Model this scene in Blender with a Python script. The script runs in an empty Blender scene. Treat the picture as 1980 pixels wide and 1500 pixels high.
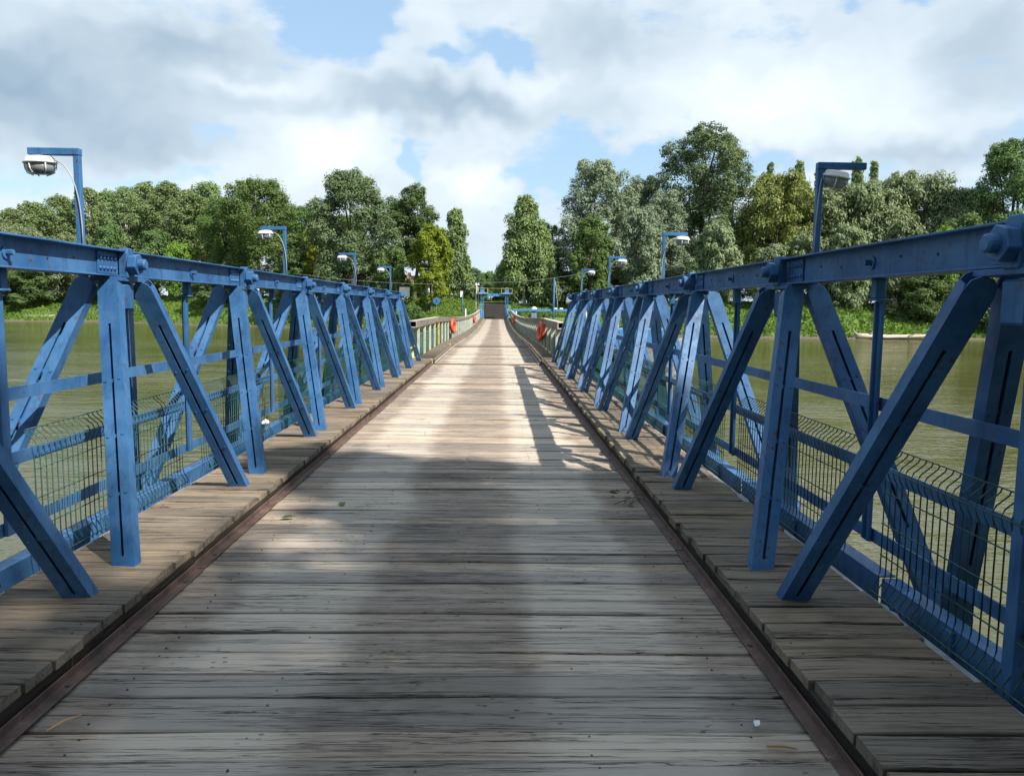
import bpy, bmesh, math, random
import numpy as np
from mathutils import Vector, Matrix
random.seed(7)
SC = bpy.context.scene
COL = SC.collection

# ------------------------------------------------------------------ camera
TH, PS, RO = 0.1043, 0.0197, 0.0111
cam = bpy.data.cameras.new('camera'); camo = bpy.data.objects.new('camera', cam); COL.objects.link(camo)
F = Vector((math.sin(PS)*math.cos(TH), math.cos(PS)*math.cos(TH), -math.sin(TH)))
R0 = Vector((math.cos(PS), -math.sin(PS), 0)); U0 = R0.cross(F)
R1 = math.cos(RO)*R0 + math.sin(RO)*U0; U1 = math.cos(RO)*U0 - math.sin(RO)*R0
m = Matrix((R1, U1, -F)).transposed().to_4x4(); m.translation = (0.288, 0, 1.65)
camo.matrix_world = m
cam.sensor_width = 36.0; cam.lens = 1500/1980*36.0
cam.clip_start = 0.05; cam.clip_end = 3000
SC.camera = camo

# ------------------------------------------------------------------ exposure
SC.view_settings.view_transform = 'Standard'; SC.view_settings.look = 'None'
SC.view_settings.exposure = 0.80; SC.view_settings.gamma = 1.0
SC.view_settings.use_curve_mapping = False
cy = SC.cycles
cy.max_bounces = 5; cy.diffuse_bounces = 2; cy.glossy_bounces = 2; cy.transmission_bounces = 3; cy.transparent_max_bounces = 4
cy.caustics_reflective = False; cy.caustics_refractive = False
cy.use_adaptive_sampling = True; cy.adaptive_threshold = 0.02

# ------------------------------------------------------------------ sun
SUN = Vector((0.74, -0.60, 1.0)).normalized()
sl = bpy.data.lights.new('sun', 'SUN'); sl.energy = 5.0; sl.angle = math.radians(0.53); sl.color = (1.0, 0.95, 0.87)
so = bpy.data.objects.new('sun', sl); COL.objects.link(so)
so.rotation_euler = (-SUN).to_track_quat('-Z', 'Y').to_euler()

# ------------------------------------------------------------------ node helpers
class NT:
    def __init__(s, tree): s.t = tree; s.n = tree.nodes; s.l = tree.links
    def add(s, typ, **kw):
        nd = s.n.new(typ)
        for k, v in kw.items(): setattr(nd, k, v)
        return nd
    def put(s, sock, v):
        if isinstance(v, bpy.types.NodeSocket): s.l.new(v, sock)
        else: sock.default_value = v
    def math(s, op, a, b=0.0, c=None, clamp=False):
        nd = s.add('ShaderNodeMath', operation=op, use_clamp=clamp)
        s.put(nd.inputs[0], a); s.put(nd.inputs[1], b)
        if c is not None: s.put(nd.inputs[2], c)
        return nd.outputs[0]
    def vec(s, op, a, b=(0, 0, 0)):
        nd = s.add('ShaderNodeVectorMath', operation=op)
        s.put(nd.inputs[0], a)
        if op == 'SCALE': s.put(nd.inputs[3], b)
        else: s.put(nd.inputs[1], b)
        return nd.outputs['Value'] if op in ('LENGTH', 'DOT_PRODUCT', 'DISTANCE') else nd.outputs[0]
    def noise(s, vec, scale=5, detail=3, rough=.5, dist=0.0, out='Fac'):
        nd = s.add('ShaderNodeTexNoise'); s.put(nd.inputs['Vector'], vec)
        nd.inputs['Scale'].default_value = scale; nd.inputs['Detail'].default_value = detail
        nd.inputs['Roughness'].default_value = rough; nd.inputs['Distortion'].default_value = dist
        return nd.outputs[out]
    def ramp(s, v, a, b, lo=0.0, hi=1.0, smooth=True):
        nd = s.add('ShaderNodeMapRange', interpolation_type='SMOOTHSTEP' if smooth else 'LINEAR')
        s.put(nd.inputs[0], v)
        for i, x in enumerate((a, b, lo, hi)): s.put(nd.inputs[i+1], x)
        return nd.outputs[0]
    def mix(s, f, a, b, mode='MIX'):
        nd = s.add('ShaderNodeMix', data_type='RGBA', blend_type=mode)
        s.put(nd.inputs[0], f)
        s.put(nd.inputs[6], a if isinstance(a, bpy.types.NodeSocket) else (*a, 1)[:4])
        s.put(nd.inputs[7], b if isinstance(b, bpy.types.NodeSocket) else (*b, 1)[:4])
        return nd.outputs[2]
    def xyz(s, x, y, z):
        nd = s.add('ShaderNodeCombineXYZ')
        for i, v in enumerate((x, y, z)): s.put(nd.inputs[i], v)
        return nd.outputs[0]
    def sep(s, v):
        nd = s.add('ShaderNodeSeparateXYZ'); s.put(nd.inputs[0], v); return nd.outputs

# ------------------------------------------------------------------ sky with broken cloud
w = bpy.data.worlds.new('World'); SC.world = w; w.use_nodes = True
N = NT(w.node_tree); w.node_tree.nodes.clear()
out = N.add('ShaderNodeOutputWorld')
sky = N.add('ShaderNodeTexSky', sky_type='NISHITA'); sky.sun_disc = False
sky.sun_elevation = math.asin(SUN.z); sky.sun_rotation = math.atan2(SUN.x, SUN.y)
sky.air_density = 1.0; sky.dust_density = 1.0; sky.ozone_density = 1.0
bg1 = N.add('ShaderNodeBackground'); bg1.inputs[1].default_value = 0.085; N.l.new(N.mix(.45, sky.outputs[0], (4.4, 6.6, 8.8)), bg1.inputs[0])
tc = N.add('ShaderNodeTexCoord').outputs['Generated']
x, y, z = N.sep(tc)
az = N.math('ARCTAN2', x, y); el = N.math('ARCSINE', z)
base = N.xyz(az, el, 0.0)
wob = N.vec('SUBTRACT', N.noise(tc, 9.0, 3, .62, out='Color'), (.5, .5, .5))
p = N.vec('ADD', N.vec('ADD', base, (0, .024, 0)), N.vec('SCALE', wob, .125))
def total(lst):
    acc = 0.0
    for a, cx, cy, rx, ry in lst:
        vm = N.add('ShaderNodeVectorMath', operation='MULTIPLY_ADD'); N.put(vm.inputs[0], p)
        vm.inputs[1].default_value = (1/rx, 1/ry, 0); vm.inputs[2].default_value = (-cx/rx, -cy/ry, 0)
        q = N.vec('DOT_PRODUCT', vm.outputs[0], vm.outputs[0])
        acc = N.math('MULTIPLY_ADD', N.math('POWER', .36788, q), a, acc)
    return acc
zz = N.math('MAXIMUM', N.math('ADD', z, .18), .05)
plan = N.xyz(N.math('DIVIDE', x, zz), N.math('DIVIDE', y, zz), 0.0)
f1 = N.noise(plan, 1.3, 5, .6)
f2 = N.noise(N.vec('MULTIPLY', base, (1.0, 2.0, 1.0)), 9.0, 4, .64)
cov = N.math('ADD', N.math('MULTIPLY', N.math('SUBTRACT', f1, .5), 1.1), N.math('MULTIPLY', N.math('SUBTRACT', f2, .5), 1.5))
holes = total([(-1.15, -.205, .360, .065, .05), (-.75, -.075, .312, .030, .014), (-.8, .015, .340, .045, .018), (-.75, .17, .205, .12, .030),
               (-.8, .45, .36, .045, .018), (-.9, -.094, .205, .016, .03), (-.5, -.33, .215, .035, .014), (-.5, .36, .195, .08, .02), (-.6, .06, .17, .06, .016),
               (-.4, -.40, .165, .10, .016), (-.35, .10, .255, .03, .02)])
puffs = total([(.30, 0.0, .28, .62, .17), (.7, -.22, .19, .10, .05), (.55, -.035, .165, .035, .04), (.5, .40, .27, .16, .07), (.4, -.5, .27, .2, .08), (.3, -.02, .27, .16, .03), (.35, -.1, .35, .05, .03), (.25,-.10,.10,.3,.04), (.25, .12, .36, .1, .05)])
dens = N.ramp(N.math('ADD', N.math('ADD', cov, .26), N.math('ADD', holes, puffs)), .06, .56)
# grey undersides of the thicker clouds, white where the sun catches the cumulus
dark = total([(.75, -.55, .255, .17, .055), (.55, -.36, .315, .10, .03), (.62, -.08, .262, .18, .020), (.5, .56, .30, .07, .05), (.5, .50, .205, .14, .018), (.3, .13, .34, .12, .04), (.45, -.40, .20, .1, .03)])
lite = total([(.9, -.22, .20, .09, .042), (.7, -.03, .165, .035, .03), (.6, .36, .26, .14, .06), (.5, -.30, .28, .06, .012), (.4, .05, .305, .05, .012)])
f3 = N.noise(N.vec('MULTIPLY', p, (1, 1.8, 1)), 6.0, 3, .58)
sh = N.math('ADD', N.math('SUBTRACT', N.math('ADD', .60, N.math('MULTIPLY', lite, .5)), N.math('MULTIPLY', dark, .75)), N.math('MULTIPLY', N.math('SUBTRACT', f3, .5), .7), clamp=True)
ccol = N.mix(sh, (.205, .280, .355), (.62, .675, .71))
bg2 = N.add('ShaderNodeBackground'); bg2.inputs[1].default_value = 1.0; N.l.new(ccol, bg2.inputs[0])
ms = N.add('ShaderNodeMixShader'); N.l.new(N.math('MULTIPLY', dens, .94), ms.inputs[0]); N.l.new(bg1.outputs[0], ms.inputs[1]); N.l.new(bg2.outputs[0], ms.inputs[2])
N.l.new(ms.outputs[0], out.inputs[0])

# ------------------------------------------------------------------ materials
MATS = {}
def new_mat(name):
    mt = bpy.data.materials.new(name); mt.use_nodes = True; MATS[name] = mt
    n = NT(mt.node_tree); b = mt.node_tree.nodes['Principled BSDF']
    return mt, n, b
def bump(n, b, h, strength=.3, dist=.01):
    bp = n.add('ShaderNodeBump'); bp.inputs['Strength'].default_value = strength; bp.inputs['Distance'].default_value = dist
    n.put(bp.inputs['Height'], h); n.l.new(bp.outputs[0], b.inputs['Normal'])
def simple(name, col, rough=.6, var=.25, scale=6.0, metal=0.0, dirt=None):
    mt, n, b = new_mat(name)
    pos = n.add('ShaderNodeNewGeometry').outputs['Position']
    f = n.noise(pos, scale, 5, .6)
    c = n.mix(n.ramp(f, .3, .7), tuple(v*(1-var) for v in col), tuple(min(1, v*(1+var)) for v in col))
    if dirt:
        c = n.mix(n.ramp(n.noise(pos, scale*2.3, 6, .7), .55, .72, 0, .8), c, dirt)
    n.l.new(c, b.inputs['Base Color']); b.inputs['Roughness'].default_value = rough; b.inputs['Metallic'].default_value = metal
    bump(n, b, n.noise(pos, scale*8, 4, .6), .15, .004)
    return mt

def paint(name, col, pale, rust=True):
    mt, n, b = new_mat(name)
    g = n.add('ShaderNodeNewGeometry'); pos = g.outputs['Position']
    f = n.noise(pos, 2.2, 6, .62); f2 = n.noise(pos, 17, 5, .65)
    stv = n.vec('MULTIPLY', pos, (9, 9, .8)); st = n.noise(stv, 3, 4, .6)
    c = n.mix(n.ramp(f, .32, .68), col, pale)
    c = n.mix(n.ramp(st, .50, .75, 0, .55), c, tuple(v*.55 for v in col))
    c = n.mix(n.ramp(f2, .56, .72, 0, .38), c, (.075, .125, .185))
    if rust:
        c = n.mix(n.math('MULTIPLY', n.ramp(n.noise(pos, 26, 5, .72), .57, .65), n.ramp(n.noise(pos, 3.5, 3), .46, .58)), c, (.09, .04, .022))
    n.l.new(c, b.inputs['Base Color'])
    n.l.new(n.ramp(f2, .3, .7, .36, .58), b.inputs['Roughness'])
    b.inputs['Specular IOR Level'].default_value = .22
    bump(n, b, n.math('ADD', n.math('MULTIPLY', n.noise(pos, 90, 3, .6), .5), f2), .12, .004)
    return mt
paint('blue_paint', (.022, .082, .200), (.056, .150, .300))
paint('lamp_blue', (.024, .10, .24), (.05, .15, .31))
paint('gate_blue', (.05, .18, .36), (.08, .22, .42))
simple('white_enamel', (.72, .72, .68), .45, .12, 9, dirt=(.38, .34, .28))
simple('cable_grey', (.30, .31, .31), .5, .15)
simple('grey_metal', (.24, .25, .25), .5, .25, 10, .2, (.13, .10, .08))
simple('dark_metal', (.045, .05, .055), .6, .3)
simple('wire_green', (.012, .060, .045), .5, .3)
simple('panel_green', (.040, .100, .072), .5, .25, 4)
simple('pale_green', (.44, .46, .38), .6, .2, 5, 0, (.25, .22, .18))
simple('rust', (.095, .055, .042), .75, .35, 7, .0, (.19, .13, .105))
simple('yellow', (.50, .38, .09), .55, .25, 8, 0, (.3, .24, .12))
simple('orange_red', (.52, .070, .025), .5, .2, 5)
simple('white_wall', (.78, .77, .73), .8, .1, 1.5)
simple('grey_wall', (.40, .38, .36), .85, .2, 1.5)
simple('roof_tile', (.24, .115, .085), .8, .3, 3)
simple('roof_grey', (.22, .22, .22), .8, .25, 3)
simple('bark', (.085, .070, .055), .9, .35, 6)
simple('bark_pale', (.50, .48, .44), .9, .45, 5, 0, (.08, .07, .06))
simple('driftwood', (.46, .40, .32), .9, .25, 4)
simple('asphalt', (.024, .021, .019), 1.0, .25, 1.2); MATS['asphalt'].node_tree.nodes['Principled BSDF'].inputs['Specular IOR Level'].default_value = .1
simple('concrete', (.38, .35, .31), .9, .2, 1.5)
simple('sign_blue', (.03, .16, .45), .5, .15)
simple('paper', (.78, .78, .75), .7, .05)
simple('straw', (.45, .27, .10), .8, .2)
simple('red_paint', (.62, .14, .10), .7, .3, 20, 0, (.4, .35, .3))
simple('white_paint', (.62, .58, .52), .7, .2, 20, 0, (.4, .35, .3))
mt, n, b = new_mat('glass'); b.inputs['Base Color'].default_value = (.30, .32, .32, 1); b.inputs['Roughness'].default_value = .25
b.inputs['Transmission Weight'].default_value = .35; b.inputs['IOR'].default_value = 1.45
mt, n, b = new_mat('window_glass'); b.inputs['Base Color'].default_value = (.03, .035, .04, 1); b.inputs['Roughness'].default_value = .08

def wood(name, along, a, bcol, dusty, dustcol=(.40, .345, .285), per_object=True):
    mt, n, b = new_mat(name)
    pos = n.add('ShaderNodeNewGeometry').outputs['Position']
    rnd = n.add('ShaderNodeObjectInfo').outputs['Random']
    off = n.xyz(n.math('MULTIPLY', rnd, 37.0), n.math('MULTIPLY', rnd, 91.0), 0.0)
    q = n.vec('ADD', pos, off)
    s1, s2, s3, s4 = ((1.6, 34, 34), (1.1, 60, 20), (2.2, 5, 5), (.7, 16, 16)) if along == 'X' else ((34, 1.6, 34), (60, 1.1, 20), (5, 2.2, 5), (16, .7, 16))
    gr = n.noise(n.vec('MULTIPLY', q, s1), 1.6, 6, .65, .6)
    fine = n.noise(n.vec('MULTIPLY', q, s1), 6.0, 4, .7)
    crk = n.noise(n.vec('MULTIPLY', q, s2), .9, 5, .6, 1.1)
    crack = n.math('SUBTRACT', 1.0, n.ramp(n.math('ABSOLUTE', n.math('SUBTRACT', crk, .5)), .0, .022))
    cmask = n.ramp(n.noise(n.vec('MULTIPLY', q, s4), .9, 3, .5), .43, .57)
    crack = n.math('MULTIPLY', crack, cmask)
    blot = n.noise(n.vec('MULTIPLY', q, s3), .8, 5, .62)
    c = n.mix(n.ramp(gr, .22, .80), a, bcol)
    c = n.mix(n.math('MULTIPLY', n.ramp(fine, .5, .8), .20), c, tuple(v*.5 for v in a))
    c = n.mix(n.ramp(blot, .50, .72, 0, .50), c, tuple(v*.42 for v in a))
    big = n.noise(pos, 1.1, 5, .6)
    if dusty:
        sx = n.sep(pos)[0]
        track = n.math('ADD', n.ramp(n.math('ABSOLUTE', n.math('SUBTRACT', n.math('ABSOLUTE', sx), .82)), .12, .55, 1, 0), n.math('MULTIPLY', n.math('SUBTRACT', big, .5), 2.2))
        c = n.mix(n.math('MULTIPLY', n.ramp(track, .0, .80), .84), c, dustcol)
        mid = n.math('MULTIPLY', n.ramp(n.math('ABSOLUTE', n.math('ADD', sx, .12)), .0, .5, 1, 0), n.ramp(n.noise(n.vec('MULTIPLY', q, (3, 9, 1)), 2.2, 5, .65), .45, .62))
        c = n.mix(n.math('MULTIPLY', mid, .34), c, (.105, .086, .070))
        spv = n.add('ShaderNodeTexVoronoi'); n.put(spv.inputs['Vector'], n.vec('MULTIPLY', pos, (1, 1.7, 1))); spv.inputs['Scale'].default_value = 13
        spots = n.math('MULTIPLY', n.ramp(spv.outputs['Distance'], .10, .22, 1, 0), n.ramp(n.noise(pos, 1.9, 3), .52, .62))
        c = n.mix(n.math('MULTIPLY', spots, .7), c, (.055, .047, .043))
        sand = n.ramp(n.noise(q, 3.1, 4, .55), .66, .74)
        c = n.mix(n.math('MULTIPLY', sand, .45), c, (.50, .40, .29))
    else:
        c = n.mix(n.math('MULTIPLY', n.ramp(big, .45, .65), .35), c, dustcol)
    c = n.mix(n.math('MULTIPLY', crack, .92), c, (.012, .010, .009))
    gy = n.sep(n.add('ShaderNodeTexCoord').outputs['Generated'])[1 if along == 'X' else 0]
    c = n.mix(n.ramp(n.math('ADD', n.math('ABSOLUTE', n.math('SUBTRACT', gy, .5)), n.math('MULTIPLY', n.math('SUBTRACT', gr, .5), .06)), .44, .50, 0, .72), c, tuple(v*.30 for v in a))
    k = n.ramp(rnd, 0, 1, .70, 1.22, False)
    hs = n.add('ShaderNodeHueSaturation'); n.put(hs.inputs['Color'], c); n.put(hs.inputs['Value'], k); n.put(hs.inputs['Saturation'], n.ramp(rnd, .2, .9, .95, 1.2, False))
    n.l.new(hs.outputs[0], b.inputs['Base Color'])
    b.inputs['Roughness'].default_value = .85; b.inputs['Specular IOR Level'].default_value = .12
    h = n.math('SUBTRACT', n.math('ADD', n.math('MULTIPLY', gr, .6), n.math('MULTIPLY', fine, .35)), n.math('MULTIPLY', crack, 1.6))
    bump(n, b, h, .8, .008)
    return mt
wood('deck_wood', 'X', (.275, .219, .174), (.365, .304, .246), True, (.53, .452, .372))
wood('walk_wood', 'X', (.152, .120, .088), (.265, .217, .166), False, (.33, .273, .212))
wood('kerb_wood', 'Y', (.050, .042, .033), (.105, .088, .070), False, (.15, .125, .10))
wood('beam_wood', 'Y', (.33, .29, .25), (.47, .42, .37), False, (.44, .39, .34))

# foliage: diffuse + translucent, colour varies leaf by leaf
def foliage(name, a, bcol, trans=.25, rough=.65, spec=.12):
    mt, n, b = new_mat(name)
    at = n.add('ShaderNodeAttribute', attribute_name='tint').outputs['Fac']
    rnd = n.add('ShaderNodeObjectInfo').outputs['Random']
    c = n.mix(at, a, bcol)
    hs = n.add('ShaderNodeHueSaturation'); n.put(hs.inputs['Color'], c)
    n.put(hs.inputs['Value'], n.ramp(rnd, 0, 1, .86, 1.14, False)); n.put(hs.inputs['Hue'], n.ramp(rnd, 0, 1, .49, .51, False))
    n.l.new(hs.outputs[0], b.inputs['Base Color']); b.inputs['Roughness'].default_value = rough; b.inputs['Specular IOR Level'].default_value = spec
    tr = n.add('ShaderNodeBsdfTranslucent'); n.l.new(n.mix(.5, hs.outputs[0], (.16, .20, .02)), tr.inputs[0])
    mx = n.add('ShaderNodeMixShader'); mx.inputs[0].default_value = trans+.06
    n.l.new(b.outputs[0], mx.inputs[1]); n.l.new(tr.outputs[0], mx.inputs[2])
    n.l.new(mx.outputs[0], mt.node_tree.nodes['Material Output'].inputs[0])
    return mt
foliage('leaf_dark', (0.064, 0.115, 0.041), (0.158, 0.233, 0.084))
foliage('leaf_mid', (.070, .128, .034), (.155, .235, .072))
foliage('leaf_oak', (.070, .112, .045), (.185, .240, .125))
foliage('leaf_silver', (.125, .175, .100), (.330, .395, .270))
foliage('leaf_yellowwillow', (.165, .210, .055), (.300, .350, .115))
foliage('leaf_willow', (.150, .195, .095), (.305, .365, .200))
foliage('leaf_maple', (.150, .200, .020), (.290, .330, .045), .35)
foliage('leaf_birch', (0.116, 0.178, 0.062), (0.285, 0.366, 0.152))
foliage('leaf_poplar', (.120, .185, .060), (.270, .350, .155))
foliage('leaf_spruce', (0.031, 0.070, 0.054), (0.078, 0.132, 0.109))
foliage('leaf_bright', (0.104, 0.198, 0.029), (0.232, 0.349, 0.058), .35)
foliage('leaf_grass', (.070, .135, .018), (.175, .250, .045), .3)

def ground_mat():
    mt, n, b = new_mat('grass_ground')
    pos = n.add('ShaderNodeNewGeometry').outputs['Position']
    f = n.noise(pos, .35, 6, .65); f2 = n.noise(pos, 2.5, 5, .65)
    c = n.mix(n.ramp(f, .35, .65), (.050, .105, .016), (.11, .185, .030))
    c = n.mix(n.ramp(f2, .45, .7, 0, .6), c, (.035, .060, .012))
    zz = n.sep(pos)[2]
    mud = n.ramp(n.math('ADD', zz, n.math('MULTIPLY', n.math('SUBTRACT', f2, .5), .8)), -2.1, -1.6, 1, 0)
    c = n.mix(mud, c, (.10, .085, .055))
    n.l.new(c, b.inputs['Base Color']); b.inputs['Roughness'].default_value = .95
    bump(n, b, f2, .8, .2)
ground_mat()
def water_mat():
    mt, n, b = new_mat('river_water')
    pos = n.add('ShaderNodeNewGeometry').outputs['Position']
    f = n.noise(n.vec('MULTIPLY', pos, (.35, 1, 1)), .05, 4, .6)
    c = n.mix(n.ramp(f, .35, .65), (.068, .066, .020), (.086, .082, .027))
    n.l.new(c, b.inputs['Base Color']); b.inputs['Roughness'].default_value = .07; b.inputs['IOR'].default_value = 1.33
    a1 = n.noise(n.vec('MULTIPLY', pos, (.55, 1.25, 1)), 2.1, 3, .55, .3)
    a2 = n.noise(n.vec('MULTIPLY', pos, (.6, 1.1, 1)), 7.0, 2, .5)
    a3 = n.noise(n.vec('MULTIPLY', pos, (.4, 1.0, 1)), .35, 2, .5)
    h = n.math('ADD', n.math('ADD', n.math('MULTIPLY', a1, .05), n.math('MULTIPLY', a2, .018)), n.math('MULTIPLY', a3, .10))
    wind = n.ramp(n.noise(n.vec('MULTIPLY', pos, (.25, 1.0, 1)), .09, 4, .6), .35, .65, .45, 1.35)
    bump(n, b, n.math('MULTIPLY', h, wind), 1.0, 1.0)
water_mat()

# ------------------------------------------------------------------ mesh helpers
WL = {}   # world location of parents
class MB:
    def __init__(s): s.v = []; s.f = []
    def add(s, vs, fs):
        o = len(s.v); s.v += [tuple(q) for q in vs]; s.f += [tuple(i+o for i in f) for f in fs]; return s
    def box(s, lo, hi, mat=None):
        vs = [Vector((x, y, z)) for x in (lo[0], hi[0]) for y in (lo[1], hi[1]) for z in (lo[2], hi[2])]
        if mat is not None: vs = [mat @ v for v in vs]
        return s.add(vs, [(0, 1, 3, 2), (4, 6, 7, 5), (0, 4, 5, 1), (2, 3, 7, 6), (0, 2, 6, 4), (1, 5, 7, 3)])
    def bar(s, p0, p1, wd, hd, up=(0, 0, 1)):
        p0, p1 = Vector(p0), Vector(p1); d = (p1-p0); L = d.length; d.normalize()
        a = d.cross(Vector(up)); a = a.normalized() if a.length > 1e-5 else Vector((1, 0, 0)); u = a.cross(d)
        M = Matrix((a, d, u)).transposed().to_4x4(); M.translation = p0
        return s.box((-wd/2, 0, -hd/2), (wd/2, L, hd/2), M)
    def tube(s, pts, rad, n=8, cap=True):
        pts = [Vector(q) for q in pts]
        if not isinstance(rad, (list, tuple)): rad = [rad]*len(pts)
        vs = []; fs = []
        ref = Vector((0, 0, 1))
        for i, q in enumerate(pts):
            d = (pts[min(i+1, len(pts)-1)] - pts[max(i-1, 0)]).normalized()
            r = ref if abs(d.dot(ref)) < .95 else Vector((1, 0, 0))
            a = d.cross(r).normalized(); u = a.cross(d)
            for k in range(n):
                t = 2*math.pi*(k+.5)/n
                vs.append(q + (a*math.cos(t) + u*math.sin(t))*rad[i])
        for i in range(len(pts)-1):
            for k in range(n):
                a0 = i*n+k; a1 = i*n+(k+1) % n
                fs.append((a0, a1, a1+n, a0+n))
        if cap:
            fs.append(tuple(range(n-1, -1, -1))); fs.append(tuple(range((len(pts)-1)*n, len(pts)*n)))
        return s.add(vs, fs)
    def prism(s, poly, origin, ex, ey, ez, depth):
        """extrude polygon (list of 2d) lying in ex,ey along ez"""
        o, ex, ey, ez = Vector(origin), Vector(ex), Vector(ey), Vector(ez)
        n = len(poly)
        vs = [o + ex*a + ey*b for a, b in poly] + [o + ex*a + ey*b + ez*depth for a, b in poly]
        fs = [tuple(range(n-1, -1, -1)), tuple(range(n, 2*n))] + [(i, (i+1) % n, n+(i+1) % n, n+i) for i in range(n)]
        return s.add(vs, fs)
    def mesh(s, name, mat, smooth=False, bev=0.0, org=(0, 0, 0)):
        o = Vector(org)
        me = bpy.data.meshes.new(name); me.from_pydata([tuple(Vector(v)-o) for v in s.v], [], s.f)
        bm = bmesh.new(); bm.from_mesh(me); bmesh.ops.recalc_face_normals(bm, faces=bm.faces)
        if bev:
            ed = [e for e in bm.edges if len(e.link_faces) == 2 and e.calc_face_angle(0) > .6]
            bmesh.ops.bevel(bm, geom=ed, offset=bev, segments=1, affect='EDGES', clamp_overlap=True)
        if smooth:
            for f in bm.faces: f.smooth = True
        bm.to_mesh(me); bm.free()
        if mat: me.materials.append(MATS[mat])
        return me
    def build(s, name, mat, parent=None, smooth=False, bev=0.0, org=None):
        """vertices are in world coordinates"""
        o = Vector(org) if org is not None else (WL[parent.name] if parent else Vector((0, 0, 0)))
        return place(name, s.mesh(name, mat, smooth, bev, o), o, parent)
def place(name, me, loc, parent=None, rot=None, scale=None):
    ob = bpy.data.objects.new(name, me); COL.objects.link(ob)
    loc = Vector(loc)
    if parent:
        ob.parent = parent; ob.location = loc - WL[parent.name]
    else: ob.location = loc
    if rot is not None: ob.rotation_euler = rot
    if scale is not None: ob.scale = scale
    WL[ob.name] = loc
    return ob
def tag(o, label, cat, group=None, kind=None):
    o['label'] = label; o['category'] = cat
    if group: o['group'] = group
    if kind: o['kind'] = kind
    return o
def thing(name, loc, label=None, cat=None, group=None):
    o = bpy.data.objects.new(name, None); COL.objects.link(o); o.location = loc; o.empty_display_size = .2
    WL[o.name] = Vector(loc)
    if label: tag(o, label, cat, group)
    return o
def structure(o, label=None, cat=None):
    o['kind'] = 'structure'
    if label: o['label'] = label
    if cat: o['category'] = cat
    return o

# ------------------------------------------------------------------ terrain and water
def sm(a, b, v):
    t = np.clip((v-a)/(b-a), 0, 1); return t*t*(3-2*t)
WLX = [-600, -200, -94, -78, -56, -41, -22, -8, 0, 11, 31, 52, 74, 200, 600]
WLY = [230, 180, 152, 154, 140, 135, 121, 109, 106, 107, 106, 104.5, 109, 120, 160]
def waterline(X): return np.interp(X, WLX, WLY)
def ramp_z(Y): return np.interp(Y, [100, 107, 122, 128, 300], [-.05, -.03, 2.1, 2.3, 2.6])
def hgt(X, Y):
    X = np.asarray(X, float); Y = np.asarray(Y, float)
    d = Y - waterline(X)
    top = 2.5 + .5*sm(-20, -60, X) + .006*np.clip(d-20, 0, 300)
    nz = .22*np.sin(X*.31+1.3*np.sin(Y*.21)) * np.cos(Y*.27+.7) + .12*np.sin(X*.83+Y*.57)
    z = -2.2 + (top+2.2)*sm(-1, 17, d)**.8 + nz*sm(2, 10, d)
    z = np.where(d < 0, -2.2 + d*.25, z); z = np.maximum(z, -5)
    land = np.interp(d, [-3, 0, 3, 9, 20, 60], [-3, -1.4, .15, .5, 2.0, 2.4])
    wt = sm(1.0, 3.5, X)*(1-sm(11, 18, X))
    z = z*(1-wt) + land*wt
    wr = (1-sm(2.0, 4.6, np.abs(X)))*sm(100, 104, Y)*(1-sm(128, 150, Y))
    z = z*(1-wr) + (ramp_z(Y)-.10)*wr
    return z
def grid(xs, ys, fz):
    XX, YY = np.meshgrid(xs, ys); ZZ = fz(XX, YY)
    v = np.stack([XX.ravel(), YY.ravel(), ZZ.ravel()], 1)
    nx, ny = len(xs), len(ys)
    i = np.arange((nx-1)*(ny-1)); r, c = i//(nx-1), i % (nx-1)
    a = r*nx+c
    return v, np.stack([a, a+1, a+nx+1, a+nx], 1)
def np_mesh(name, v, f, mat, smooth=True):
    me = bpy.data.meshes.new(name)
    v = np.ascontiguousarray(v, np.float32); f = np.ascontiguousarray(f, np.int32); k = f.shape[1]
    me.vertices.add(len(v)); me.vertices.foreach_set('co', v.ravel())
    me.loops.add(f.size); me.loops.foreach_set('vertex_index', f.ravel())
    me.polygons.add(len(f)); me.polygons.foreach_set('loop_start', np.arange(0, f.size, k, dtype=np.int32))
    me.polygons.foreach_set('loop_total', np.full(len(f), k, np.int32))
    if smooth: me.polygons.foreach_set('use_smooth', np.ones(len(f), bool))
    me.update(calc_edges=True); me.validate()
    me.materials.append(MATS[mat]); return me
xs = np.concatenate([np.arange(-900, -140, 20.), np.arange(-140, -24, 2.), np.arange(-24, 24, .6), np.arange(24, 140, 2.), np.arange(140, 901, 20.)])
ys = np.concatenate([np.arange(92, 150, .9), np.arange(150, 230, 2.), np.arange(230, 900, 25.)])
v, f = grid(xs, ys, hgt)
structure(place('ground', np_mesh('ground', v, f, 'grass_ground'), (0, 0, 0)), 'far river bank with grassy slope under the trees', 'ground')
def near_h(X, Y): return np.where(Y > -6, -2.2-(Y+6)*.5, -2.2 + 2.3*sm(0, 6, -6-Y)) + .1*np.sin(X*.4)*np.cos(Y*.5)
v, f = grid(np.arange(-300, 301, 6.), np.concatenate([np.arange(-120, -20, 10.), np.arange(-20, 3, 1.)]), near_h)
structure(place('near_bank', np_mesh('near_bank', v, f, 'grass_ground'), (0, 0, 0)), 'grassy near bank behind the viewer', 'ground')
v, f = grid(np.linspace(-900, 900, 40), np.linspace(-30, 300, 30), lambda X, Y: X*0-2.2)
structure(place('river', np_mesh('river', v, f, 'river_water'), (0, 0, 0)), 'murky olive green river with small ripples', 'water')
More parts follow.
